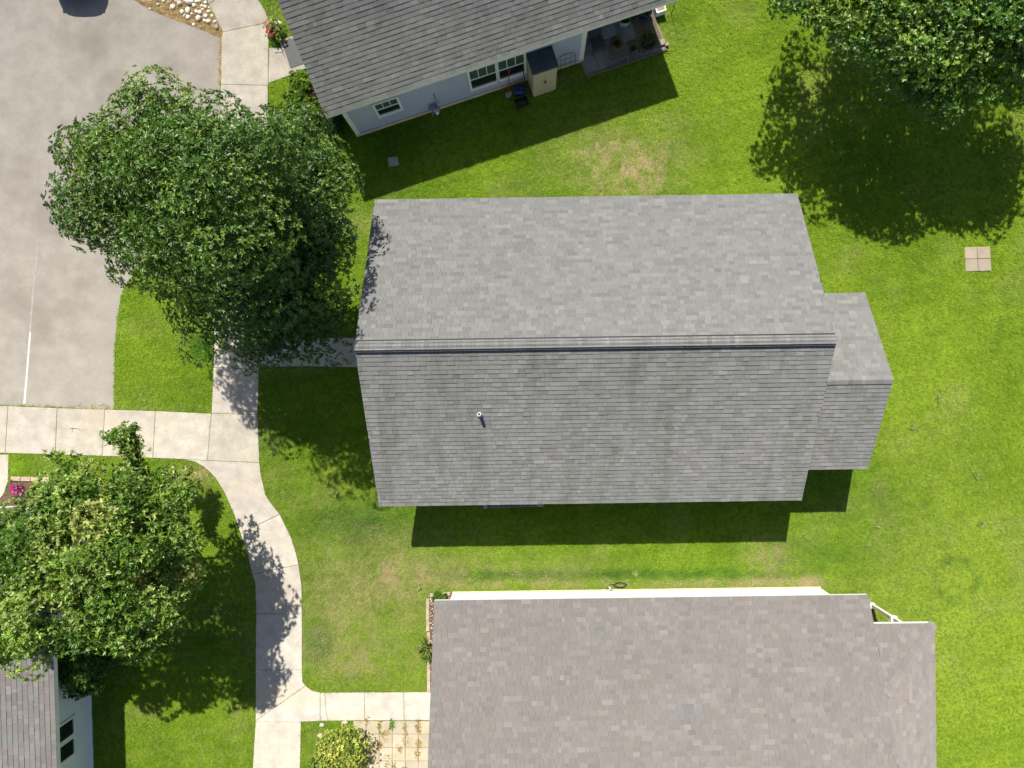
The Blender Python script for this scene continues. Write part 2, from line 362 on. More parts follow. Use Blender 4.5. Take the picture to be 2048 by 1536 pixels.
sheet('worn_parking_line', G((59,664),(63,664),(68,590),(80,478),(77,478),(64.5,590)), 0.016, M['paint_worn'])
# crack lines and the worn seams of the asphalt are geometry of their own
def crack(name, pts, w, mat, z):
    P = [W(*p) for p in pts]; V = []; F = []
    for i, p in enumerate(P):
        d = (P[min(i+1, len(P)-1)] - P[max(i-1, 0)]).normalized(); n = Vector((-d.y, d.x, 0)); ww = w * random.uniform(0.5, 1.1)
        V += [Vector((p.x, p.y, z)) + n*ww, Vector((p.x, p.y, z)) - n*ww]
        if i: F.append((2*i-2, 2*i-1, 2*i+1, 2*i))
    return obj(name, V, F, mat)

# ------------------------------------------------------------------ walks: one object per slab, joints recessed
def shrink(poly, d):
    P = [Vector((p[0], p[1])) for p in poly]
    ar = sum(P[i].x * P[(i+1) % len(P)].y - P[(i+1) % len(P)].x * P[i].y for i in range(len(P)))
    if ar < 0: P.reverse()
    out = []; n = len(P)
    for i in range(n):
        a, b, c = P[i-1], P[i], P[(i+1) % n]
        d1 = (b-a).normalized(); d2 = (c-b).normalized(); n1 = Vector((-d1.y, d1.x)); n2 = Vector((-d2.y, d2.x))
        bis = (n1 + n2); k = 1 + n1.dot(n2)
        out.append(b + bis * (d / max(k, 0.4)))
    return out
def slab_piece(name, poly, z0, z1, mat, parent, bev=0.012, gap=0.008):
    a = shrink(poly, gap); b = shrink(poly, gap + bev); n = len(a)
    V = [(p.x, p.y, z0) for p in a] + [(p.x, p.y, z1 - bev*0.8) for p in a] + [(p.x, p.y, z1) for p in b]
    F = [tuple(range(2*n, 3*n))] + [(i, (i+1) % n, n + (i+1) % n, n + i) for i in range(n)] + [(n+i, n+(i+1) % n, 2*n+(i+1) % n, 2*n+i) for i in range(n)]
    return obj(name, V, F, mat, parent)
walk = obj('sidewalk', [v for p in SLAB_POLY for v in []] + [(p[0], p[1], 0.014) for p in sum(SLAB_POLY, [])],
           [tuple(range(s, s + len(p))) if sum(p[i][0]*p[(i+1) % len(p)][1]-p[(i+1) % len(p)][0]*p[i][1] for i in range(len(p))) > 0 else tuple(range(s+len(p)-1, s-1, -1))
            for s, p in zip(np.cumsum([0] + [len(p) for p in SLAB_POLY[:-1]]).tolist(), SLAB_POLY)], M['joint'])
tag(walk, kind='structure')
for i, p in enumerate(SLAB_POLY):
    o = slab_piece('slab', p, 0.0, 0.05 + random.uniform(-0.004, 0.004), M['concrete'], walk)
    b = random.uniform(0.93, 1.04); o.color = (b, b * random.uniform(0.985, 1.0), b * random.uniform(0.94, 1.0), 1)
tag(crack('slab_crack', [(650,1386),(652,1398),(651,1410),(653,1420),(654,1430),(657,1440)], 0.010, M['joint'], 0.056), kind='structure')

# ------------------------------------------------------------------ shingle roofs
TABW = [0.13, 0.16, 0.19, 0.23, 0.28, 0.34]; TABT = [0.014, 0.018, 0.022]; EXPO = 0.143
def tab_mesh(w, t, e):
    """one shingle tab, local frame: x along the eave, y up the slope, z off the deck"""
    lo, hi = t, 0.003
    g = 0.0023; q = e + 0.012; V = [(g,0,0), (w-g,0,0), (w-g,0,lo), (g,0,lo), (w-g,q,hi), (g,q,hi), (w-g,q,0), (g,q,0)]
    F = [(0,1,2,3), (3,2,4,5), (1,6,4,2), (0,3,5,7)]
    return np.array(V), F
_TABME = {}
def shingles(roof, key, palette, O, U, S, Nn, length, rows, ext, singles, seed):
    """tile a slope; ext(row) -> (start, end) along U; the SINGLES nearest the ridge and the camera become objects"""
    rnd = random.Random(seed); tabs = []
    for r in range(rows):
        a, b = ext(r); x = a - rnd.uniform(0, 0.2)
        while x < b:
            w = rnd.choice(TABW); x0, x1 = max(x, a), min(x + w, b)
            if x1 - x0 > 0.02:
                c = rnd.choice(palette); k = rnd.gauss(1, 0.035)
                tabs.append((r, x0, x1, rnd.choice(TABT), (c[0]*k, c[1]*k, c[2]*k), w, abs(x1 - x0 - w) < 1e-6))
            x += w
    cand = []
    for i, t in enumerate(tabs):
        if t[6]:
            p = O + U*(t[1] + t[5]/2) + S*(t[0]*EXPO)
            k = CAM_H - p.z; px, py = NX + p.x*FOC/k, NY - p.y*FOC/k
            if 0 <= px <= 2048 and 0 <= py <= 1536: cand.append((k + 0.02*p.xy.length + rnd.uniform(0, 0.3) - t[5]*2, i))
    own = set(i for _, i in sorted(cand)[:singles])
    V = []; F = []; T = []; R = Matrix((U, S, Nn)).transposed().to_4x4()
    mo, ma = M[key + '_obj'], M[key + '_attr']
    for i, (r, x0, x1, th, c, w, full) in enumerate(tabs):
        p = O + U*x0 + S*(r*EXPO) + Nn*0.004
        if i in own:
            kk = (key, w, th)
            if kk not in _TABME:
                v, f = tab_mesh(w, th, EXPO); _TABME[kk] = mesh_data('shingle', v, f, mo)
            o = link('shingle', _TABME[kk], roof); o.matrix_local = Matrix.Translation(p - WORG[roof]) @ R; o.color = (*c, 1)
        else:
            v, f = tab_mesh(x1 - x0, th, EXPO); n = len(V)
            V += [p + U*q[0] + S*q[1] + Nn*q[2] for q in v]; F += [tuple(j + n for j in g) for g in f]; T += [c]*4
    return V, F, T
def cap_row(roof, key, palette, A, B, up1, up2, half, seed, step=0.128, lift=0.0, bright=1.03):
    """ridge or hip caps bent over the line A->B; up1/up2: unit vectors down the two slopes"""
    rnd = random.Random(seed); L = (B - A).length; d = (B - A).normalized(); n = int(L / step); step = L / n
    mid = (-(up1 + up2)).normalized() if (up1 + up2).length > 1e-3 else Vector((0, 0, 1))
    if mid.z < 0: mid = -mid
    e = step - 0.004; V = []
    prof = [(up1, half), (up1, half*0.3), (None, 0), (up2, half*0.3), (up2, half)]
    for yy, h in ((0, 0.013), (e, 0.007)):
        for q, (uv, dist) in enumerate(prof):
            base = (uv * dist if uv is not None else Vector((0,0,0))) + d*yy
            V.append(base + mid*(h + 0.004 + (-0.003 if q == 2 else 0)))
    V += [v - mid*0.009 for v in V[:5]]
    F = [(i, i+1, i+6, i+5) for i in range(4)] + [(10+i, 11+i, i+1, i) for i in range(4)]
    nrm = (V[1]-V[0]).cross(V[5]-V[0])
    if nrm.z < 0: F = [tuple(reversed(f)) for f in F]
    me = mesh_data('ridge_cap', [tuple(v) for v in V], F, M[key + '_obj'])
    for i in range(n):
        c = rnd.choice(palette); k = rnd.gauss(bright, 0.05)
        o = link('ridge_cap', me, roof, A + d*(i*step) + mid*lift - WORG[roof]); o.color = (c[0]*k, c[1]*k, c[2]*k, 1)
def gable_deck(house, name, O, U, Vh, length, D, ze, slope, thick=0.16, fascia='white'):
    """roof body: eave line starts at O (plan) along U, runs over a ridge at D to the far eave"""
    zr = ze + slope*D; P = lambda a, b, z: Vector((O.x + U.x*a + Vh.x*b, O.y + U.y*a + Vh.y*b, z))
    prof = [(0, ze), (D, zr), (2*D, ze), (2*D, ze-thick), (D, zr-thick), (0, ze-thick)]
    V = [P(0, *p) for p in prof] + [P(length, *p) for p in prof]
    F = [(0,6,7,1), (1,7,8,2), (2,8,9,3), (3,9,10,4), (4,10,11,5), (5,11,6,0), (0,1,4,5), (1,2,3,4), (6,11,10,7), (7,10,9,8)]
    return obj(name, V, F, [M['felt'], M[fascia]], house, midx=[0,0,1,1,1,1,1,1,1,1])
def slope_frame(O, U, Vh, ze, slope):
    U3 = Vector((U.x, U.y, 0)); S = Vector((Vh.x, Vh.y, slope)).normalized(); N3 = U3.cross(S)
    if N3.z < 0: N3 = -N3
    return Vector((O.x, O.y, ze)), U3, S, N3
GREY = [(0.227, 0.226, 0.214), (0.236, 0.235, 0.225), (0.216, 0.212, 0.205), (0.248, 0.245, 0.234), (0.202, 0.201, 0.191), (0.230, 0.229, 0.225), (0.262, 0.258, 0.246), (0.232, 0.230, 0.218), (0.222, 0.226, 0.212)]
DARK = [(c[0]*0.85, c[1]*0.865, c[2]*0.85) for c in GREY]
BROWN = [(0.227, 0.205, 0.188), (0.233, 0.210, 0.194), (0.221, 0.201, 0.186), (0.227, 0.210, 0.200), (0.230, 0.217, 0.207), (0.245, 0.224, 0.206), (0.217, 0.196, 0.182), (0.233, 0.206, 0.190), (0.258, 0.239, 0.221), (0.221, 0.209, 0.204), (0.227, 0.205, 0.188), (0.225, 0.204, 0.190)]
ROSE = [(0.230, 0.205, 0.196), (0.246, 0.224, 0.215), (0.217, 0.197, 0.190), (0.230, 0.228, 0.223), (0.264, 0.243, 0.228), (0.230, 0.209, 0.200)]
def siding(parent, p0, p1, z0, z1, nrm, mat, lap=0.115, name='siding', proud=0.004):
    p0 = Vector((*p0[:2], 0)); p1 = Vector((*p1[:2], 0)); n3 = Vector((nrm.x, nrm.y, 0)); V = []; F = []
    k = max(1, int(round((z1-z0)/lap))); lap = (z1-z0)/k
    for i in range(k):
        za, zb = z0 + i*lap, z0 + (i+1)*lap
        for q in (p0, p1): V += [q + n3*(proud+0.013) + Vector((0,0,za)), q + n3*proud + Vector((0,0,zb)), q + n3*proud + Vector((0,0,za))]
        b = 6*i; F += [(b, b+3, b+4, b+1), (b+2, b+5, b+3, b), (b, b+1, b+2), (b+3, b+5, b+4)]
    f0 = (V[3]-V[0]).cross(V[1]-V[0])
    if f0.dot(n3) < 0: F = [tuple(reversed(f)) for f in F]
    return obj(name, V, F, mat, parent)
def window(house, c, u, n, w, h, muntins=0, double=True, lower='glass', upper='glass_sky'):
    """c: bottom-left corner on the wall (world), u along the wall, n outward"""
    u = Vector(u); n = Vector(n); z = Vector((0,0,1)); t = 0.075; f = MB(); d = 0.05
    f.box(c - u*t - z*t, u*(w+2*t), -n*0.0 + n*(-d) if False else n*d, z*t)
    f.box(c - u*t + z*h, u*(w+2*t), n*d, z*t); f.box(c - u*t, u*t, n*d, z*h); f.box(c + u*w, u*t, n*d, z*h)
    f.box(c - u*(t+0.02) - z*(t+0.03), u*(w+2*t+0.04), n*(d+0.03), z*0.03)
    fr = f.build('window', M['white'], house)
    hh = h/2 if double else h
    MB().box(c + n*0.006, u*w, n*0.006, z*hh).build('pane', M[lower], fr)
    if double:
        MB().box(c + z*hh + n*0.014, u*w, n*0.006, z*hh).build('pane', M[upper], fr)
        MB().box(c + z*(hh-0.025) + n*0.020, u*w, n*0.02, z*0.05).build('sash_rail', M['white'], fr)
        for k in range(muntins):
            MB().box(c + z*(hh+0.025) + u*(w*(k+1)/(muntins+1) - 0.011) + n*0.0205, u*0.022, n*0.012, z*(hh-0.025)).build('muntin', M['white'], fr)
    return fr
def finish_shingles(roof, key, parts):
    V = []; F = []; T = []
    for v, f, t in parts:
        n = len(V); V += v; F += [tuple(i+n for i in g) for g in f]; T += t
    tag(obj('shingle_field', V, F, M[key + '_attr'], roof, tint=np.array(T, np.float32)), kind='stuff')
def full(L): return lambda r: (0.0, L)
def rot2(a): return Vector((math.cos(a), math.sin(a))), Vector((-math.sin(a), math.cos(a)))
def house_body(house, O, U, Vh, x0, x1, y0, y1, ze, ridge_y, slope, mat, name='wall', z0=0.0):
    """gable-ended wall block under a roof whose eave line (b = 0) is at height ze"""
    P = lambda a, b, z: Vector((O.x + U.x*a + Vh.x*b, O.y + U.y*a + Vh.y*b, z))
    zt = lambda b: ze + slope*min(b, 2*ridge_y - b) - 0.17
    prof = [(y0, z0), (y1, z0), (y1, zt(y1)), (ridge_y, zt(ridge_y)), (y0, zt(y0))]
    V = [P(x0, *p) for p in prof] + [P(x1, *p) for p in prof]
    F = [(0,1,2,3,4), (9,8,7,6,5)] + [(i, i+5, (i+1) % 5 + 5, (i+1) % 5) for i in range(5)]
    nn = (V[5]-V[0]).cross(V[1]-V[0])
    return obj(name, V, [tuple(reversed(f)) for f in F], mat, house)

# ---- the grey house in the middle
def main_house():
    U, Vh = rot2(0.0145); L, Dp, ze, sl = 13.44, 9.70, 2.93, 0.573; D = Dp/2
    cx, cy = 1.689, 1.479
    O = Vector((cx, cy)) - U*(L/2) - Vh*(Dp/2)
    H = empty('house', (cx, cy, 0), 'house with a pale grey shingle roof in the middle, white vent pipe on its slope', 'house', 'houses around the shared lawn')
    house_body(H, O, U, Vh, 0.45, L-0.45, 0.40, Dp-0.40, ze, D, sl, M['grey_siding'])
    # lower east wing
    eO = Vector((cx, cy)) + U*(L/2 - 0.9) ; Lw = 10.60 - (cx + L/2 - 0.9); Dw = 2.79; zw = 2.80; sw = 0.61
    wO = Vector((eO.x, 0.457)) - Vh*Dw
    house_body(H, wO, U, Vh, 0.2, Lw-0.40, 0.4, 2*Dw-0.4, zw, Dw, sw, M['grey_siding'], 'wing_wall')
    roof = gable_deck(H, 'roof', O, U, Vh, L, D, ze, sl); rows = int(math.sqrt(1+sl*sl)*D/EXPO)
    parts = []
    for o2, u2, v2, n_, sd in ((O, U, Vh, 150, 1), (O + U*L + Vh*Dp, -U, -Vh, 150, 2)):
        o3, u3, s3, n3 = slope_frame(o2, u2, v2, ze, sl)
        parts.append(shingles(roof, 'grey', GREY, o3 - s3*0.02, u3, s3, n3, L, rows+1, full(L), n_, sd))
    finish_shingles(roof, 'grey', parts)
    zr = ze + sl*D; A = Vector((*(O + Vh*D), zr)); B = A + Vector((U.x, U.y, 0))*L; S1 = Vector((-Vh.x, -Vh.y, -sl)).normalized(); S2 = Vector((Vh.x, Vh.y, -sl)).normalized()
    mb = MB(); z = Vector((0,0,1)); u3 = Vector((U.x, U.y, 0))
    for S, pw in ((S1, 0.190), (S2, 0.228)):             # black ridge-vent body under the caps
        a = A + u3*0.02 + z*0.016; q = [a, a + S*pw, a + S*pw + z*0.040, a + z*0.040]
        V = q + [p + u3*(L-0.04) for p in q]; mb.add(V, [(0,1,2,3), (7,6,5,4), (0,4,5,1), (1,5,6,2), (2,6,7,3), (3,7,4,0)])
    mb.build('ridge_vent', M['black'], roof)
    cap_row(roof, 'grey', GREY, B - u3*0.02, A + u3*0.02, S1, S2, 0.178, 3, lift=0.070)
    # wing roof
    wr = gable_deck(H, 'wing_roof', wO, U, Vh, Lw, Dw, zw, sw); parts = []; rw = int(math.sqrt(1+sw*sw)*Dw/EXPO)
    for o2, u2, v2, sd in ((wO, U, Vh, 4), (wO + U*Lw + Vh*(2*Dw), -U, -Vh, 5)):
        o3, u3b, s3, n3 = slope_frame(o2, u2, v2, zw, sw); parts.append(shingles(wr, 'grey', GREY, o3 - s3*0.02, u3b, s3, n3, Lw, rw+1, full(Lw), 70, sd))
    finish_shingles(wr, 'grey', parts)
    zrw = zw + sw*Dw; A2 = Vector((*(wO + Vh*Dw), zrw)) + u3*0.98
    cap_row(wr, 'grey', GREY, A2 + u3*(Lw-1.0), A2, Vector((-Vh.x,-Vh.y,-sw)).normalized(), Vector((Vh.x,Vh.y,-sw)).normalized(), 0.15, 6, lift=0.024)
    # plumbing vent on the south slope
    zp = 4.62; p = W(960, 828, zp); pv = zr - sl*abs(( Vector((p.x, p.y)) - (O + Vh*D)).dot(Vh)); p.z = pv
    vp = MB().lathe(p + z*(-0.05), [(0.052,0), (0.052,0.40), (0.038,0.40), (0.038,0.30)], 16).build('vent_pipe', M['white'], H, smooth=False)
    MB().lathe(p + z*0.345, [(0.037,0), (0.037,0.006)], 14).build('bore_shade', M['black'], vp)  # black disc: shade inside the pipe mouth, put in as colour
    MB().lathe(p + z*(-0.02), [(0.12,0.0), (0.115,0.03), (0.065,0.06), (0.06,0.10)], 16).build('pipe_flashing', M['metal'], vp)
    return H
main_house()

# ---- window-well cover under its south eave
def well_cover():
    a, b = W(975, 1016), W(1073, 1014); d = (b - a).normalized(); n = Vector((d.y, -d.x, 0)); wdt = (b-a).length; z = Vector((0,0,1))
    o = empty('window_well_cover', (a+b)/2 - n*0.3, 'low dark blue slatted cover with beige end blocks, under the grey house eave', 'cover')
    k = 9
    for i in range(k):
        s = MB().box(a + d*(wdt*i/k + 0.006) - n*0.55 + z*0.12, d*(wdt/k - 0.012), n*0.50, z*0.02).build('slat', M['blue_paint'], o)
        t = random.uniform(0.8, 1.15); s.color = (t, t, t, 1)
    MB().box(a - n*0.55, d*wdt, n*0.52, z*0.11).build('frame', M['cream'], o)
    MB().box(a - d*0.13 - n*0.55, d*0.12, n*0.55, z*0.15).build('end_block', M['concrete_edge'], o)
    MB().box(b + d*0.01 - n*0.55, d*0.25, n*0.52, z*0.15).build('end_block', M['concrete_edge'], o)
well_cover()

# ---- the blue house at the top
TU, TV = rot2(math.atan2(0.318, 0.948)); TO = Vector((-6.37, 9.35))
def TP(u, v, z=0.0): return Vector((TO.x + TU.x*u + TV.x*v, TO.y + TU.y*u + TV.y*v, z))
TU3, TN3, TV3, Z = Vector((TU.x, TU.y, 0)), Vector((-TV.x, -TV.y, 0)), Vector((TV.x, TV.y, 0)), Vector((0, 0, 1))
def top_house():
    H = empty('house', TP(4.2, 4.8), 'pale blue sided house with a dark grey shingle roof at the top edge', 'house', 'houses around the shared lawn')
    ze, sl, D, L = 2.93, 0.506, 5.2, 11.90; O = TO - TU*0.43 - TV*0.33
    roof = gable_deck(H, 'roof', O, TU, TV, L, D, ze, sl, 0.19); rows = int(math.sqrt(1+sl*sl)*D/EXPO)
    parts = []
    for o2, u2, v2, n_, sd in ((O, TU, TV, 300, 11), (O + TU*L + TV*(2*D), -TU, -TV, 0, 12)):
        o3, u3, s3, n3 = slope_frame(o2, u2, v2, ze, sl); parts.append(shingles(roof, 'dark', DARK, o3 - s3*0.015, u3, s3, n3, L, rows+1, full(L), n_, sd))
    finish_shingles(roof, 'dark', parts)
    zr = ze + sl*D; A = Vector((*(O + TV*D), zr)); cap_row(roof, 'dark', DARK, A + TU3*L, A, Vector((-TV.x,-TV.y,-sl)).normalized(), Vector((TV.x,TV.y,-sl)).normalized(), 0.15, 13, lift=0.024)
    # walls: main block west of the covered patio, and the block behind the patio
    bO = O
    house_body(H, bO, TU, TV, 0.43, 0.43+8.5, 0.33, 2*D-0.33, ze, D, sl, M['blue_siding'], z0=0.0)
    house_body(H, bO, TU, TV, 0.43+8.5, L-0.43, 2.9, 2*D-0.33, ze, D, sl, M['blue_siding'], 'rear_wall', 0.0)
    siding(H, TP(0.10, 0), TP(8.38, 0), 0.22, 2.9, TN3, M['blue_siding'])
    MB().box(TP(-0.012, -0.03), TU3*0.15, TV3*0.10, Z*2.85).build('corner_board', M['white'], H)
    MB().box(TP(8.36, -0.03), TU3*0.17, TV3*0.16, Z*2.85).build('corner_board', M['white'], H)
    MB().box(TP(-0.03, -0.042), TU3*8.58, TV3*0.04, Z*0.20).build('foundation_strip', M['cream'], H)
    MB().box(TP(0.135, -0.045), TU3*8.22, TV3*0.045, Vector((0,0,0.07)) ) if False else None
    window(H, TP(1.08, -0.018, 1.12), TU3, TN3, 0.76, 0.86, 2)
    window(H, TP(4.40, -0.018, 0.80), TU3, TN3, 0.90, 1.30, 2); window(H, TP(5.41, -0.018, 0.80), TU3, TN3, 0.90, 1.30, 2)
    return H
top_house()
def gas_meter():
    c = TP(2.98, -0.22); o = empty('gas_meter', c, 'grey gas meter with riser pipe on the blue wall', 'meter')
    MB().lathe(c + Z*0.42, [(0.07,0), (0.12,0.04), (0.12,0.22), (0.07,0.27)], 18, sq=3).build('meter_body', M['metal'], o)
    MB().lathe(c + TN3*0.13 + Z*0.50, [(0.055,0), (0.055,0.10), (0.02,0.12)], 14).build('dial', M['white'], o)
    MB().tube([c - TU3*0.17 + TV3*0.04 + Z*0.0, c - TU3*0.17 + TV3*0.04 + Z*0.80, c - TU3*0.10 + Z*0.86, c - TU3*0.05 + Z*0.69], 0.024).build('inlet_pipe', M['metal'], o)
    MB().tube([c + TU3*0.05 + Z*0.69, c + TU3*0.10 + TV3*0.05 + Z*0.90, c + TU3*0.10 + TV3*0.14 + Z*1.0, c + TU3*0.10 + TV3*0.18 + Z*1.35], 0.02).build('outlet_pipe', M['metal'], o)
    MB().lathe(c - TU3*0.17 + TV3*0.04 + Z*0.55, [(0.05,0), (0.085,0.03), (0.085,0.06), (0.04,0.10)], 14).build('regulator', M['metal'], o)
gas_meter()
def shed():
    c = TP(6.42, -0.70); o = empty('storage_cabinet', TP(6.85, -0.36), 'tan resin storage cabinet with a dark lid against the blue wall', 'cabinet')
    w, d, h = 0.86, 0.66, 1.83
    MB().box(c + TV3*0.03, TU3*w, TV3*(d-0.03), Z*h).build('body', M['resin_tan'], o)
    MB().add([c - TU3*0.03 - TV3*0.03 + Z*(h+0.001), c + TU3*(w+0.03) - TV3*0.03 + Z*(h+0.001), c + TU3*(w+0.03) + TV3*d + Z*(h+0.001), c - TU3*0.03 + TV3*d + Z*(h+0.001),
              c - TU3*0.02 - TV3*0.02 + Z*(h+0.09), c + TU3*(w+0.02) - TV3*0.02 + Z*(h+0.09), c + TU3*(w+0.02) + TV3*d + Z*(h+0.13), c - TU3*0.02 + TV3*d + Z*(h+0.13)],
             [(0,3,2,1), (4,5,6,7), (0,1,5,4), (1,2,6,5), (2,3,7,6), (3,0,4,7)]).build('lid', M['resin_dark'], o)
    for k in (0, 1):
        dr = MB()
        for q in range(4): dr.box(c + TU3*(0.02 + k*(w/2-0.012) + q*0.101) + Z*0.05, TU3*0.096, TV3*0.028, Z*(h-0.09))
        dr = dr.build('door', M['resin_tan'], o)
        MB().box(c + TU3*(w/2 - 0.05 + k*0.056) - TV3*0.02 + Z*0.88, TU3*0.044, TV3*0.019, Z*0.20).build('handle', M['wood'], dr)
shed()
def trellis():
    c = TP(7.45, -0.16); o = empty('wall_trellis', TP(7.85, -0.1), 'small arched black wire trellis leaning on the blue wall', 'trellis')
    lean = lambda x, h: c + TU3*x + TV3*(0.05*h) + Z*h
    f = MB(); f.tube([lean(0, 0)] + [lean(0.36 - 0.36*math.cos(t), 0.85 + 0.33*math.sin(t)) for t in np.linspace(0, math.pi, 11)] + [lean(0.72, 0)], 0.009, 6); f.build('frame', M['iron'], o)
    for x in (0.18, 0.36, 0.54): MB().tube([lean(x, 0.02), lean(x, 0.85 + 0.33*math.sin(math.acos(1 - x/0.36)))], 0.006, 5).build('upright', M['iron'], o)
    for h in (0.25, 0.55, 0.85): MB().tube([lean(0, h), lean(0.72, h)], 0.006, 5).build('crossbar', M['iron'], o)
trellis()
def tool(name, label, cat, base, top, hmat, head):
    o = empty(name, base, label, cat); base, top = Vector(base), Vector(top); d = (top - base).normalized()
    MB().tube([base + d*0.25, top], 0.016, 8).build('handle', hmat, o)
    if head == 'shovel':
        s = MB(); n = d.cross(TU3).normalized(); b = [(-0.10,0.30), (-0.11,0.10), (-0.06,0.0), (0,-0.02), (0.06,0.0), (0.11,0.10), (0.10,0.30)]
        fr = [base + TU3*x + d*y - n*(0.03 - abs(x)*0.3) for x, y in b]; m = len(fr); s.add(fr + [p + n*0.006 for p in fr], [tuple(range(m)), tuple(range(2*m-1, m-1, -1))] + [(i, (i+1) % m, (i+1) % m + m, i + m) for i in range(m)])
        s.build('blade', M['metal'], o)
    else:
        MB().box(base - TU3*0.16 - TN3*0.03, TU3*0.32, TV3*0.06, Z*0.06).build('head_block', M['wood'], o)
        for k in range(8): MB().tube([base + TU3*(-0.14 + 0.04*k) + Z*0.03, base + TU3*(-0.15 + 0.043*k) + TN3*0.02 - Z*0.0], 0.010, 4).build('bristle_tuft', M['black'], o)
    MB().tube([top - TU3*0.06, top + TU3*0.06], 0.02, 8).build('grip', hmat, o)
tool('shovel', 'red-handled shovel leaning under the double window', 'shovel', TP(5.58, -0.42), TP(5.76, -0.07, 1.30), M['red_paint'], 'shovel')
tool('broom', 'dark-handled push broom leaning beside the tan cabinet', 'broom', TP(6.26, -0.42), TP(6.24, -0.07, 1.35), M['iron'], 'broom')
def blob(name, c, r, mat, parent=None, seed=1, nz=(1, 1, 1), amp=0.25, lvl=2, origin=None, smooth=True):
    import bmesh
    bm = bmesh.new(); bmesh.ops.create_icosphere(bm, subdivisions=lvl, radius=1.0); rr = random.Random(seed); ph = [rr.uniform(0, 6.3) for _ in range(6)]
    V = []; 
    for v in bm.verts:
        k = 1 + amp*(0.5*math.sin(3*v.co.x + ph[0]) + 0.4*math.sin(4*v.co.y + ph[1]) + 0.35*math.sin(5*v.co.z + ph[2]) + 0.3*math.sin(7*(v.co.x - v.co.y) + ph[3]))
        V.append(Vector(c) + Vector((v.co.x*nz[0], v.co.y*nz[1], v.co.z*nz[2])) * (r*k))
    F = [tuple(v.index for v in f.verts) for f in bm.faces]; bm.free()
    return obj(name, V, F, mat, parent, origin, smooth)
def plastic_bag():
    c = TP(6.02, -0.36); o = empty('plastic_sack', c, 'crumpled blue plastic sack beside the tan cabinet', 'sack')
    blob('sack_body', c + Z*0.18, 0.19, M['blue_plastic'], o, 5, (1.1, 0.9, 0.9), 0.35, 3)
    blob('sack_neck', c + Z*0.34 + TU3*0.05, 0.07, M['blue_plastic'], o, 8, (1, 0.8, 1.1), 0.4, 2)
    c = TP(5.95, -0.78); o = empty('black_crate', c, 'black plastic crate on the shaded grass before the blue sack', 'crate')
    b = MB(); w, d, h, t = 0.46, 0.28, 0.2, 0.02; q = c - TU3*(w/2) - TV3*(d/2)
    b.box(q + Z*0.01, TU3*w, TV3*d, Z*t); b.build('base', M['black'], o)
    for p, a, e in ((q, TU3*w, TV3*t), (q + TV3*(d-t), TU3*w, TV3*t), (q + TV3*(t+0.002), TU3*t, TV3*(d-2*t-0.004)), (q + TU3*(w-t) + TV3*(t+0.002), TU3*t, TV3*(d-2*t-0.004))):
        MB().box(p + Z*0.032, a, e, Z*h).build('side', M['black'], o)
plastic_bag()

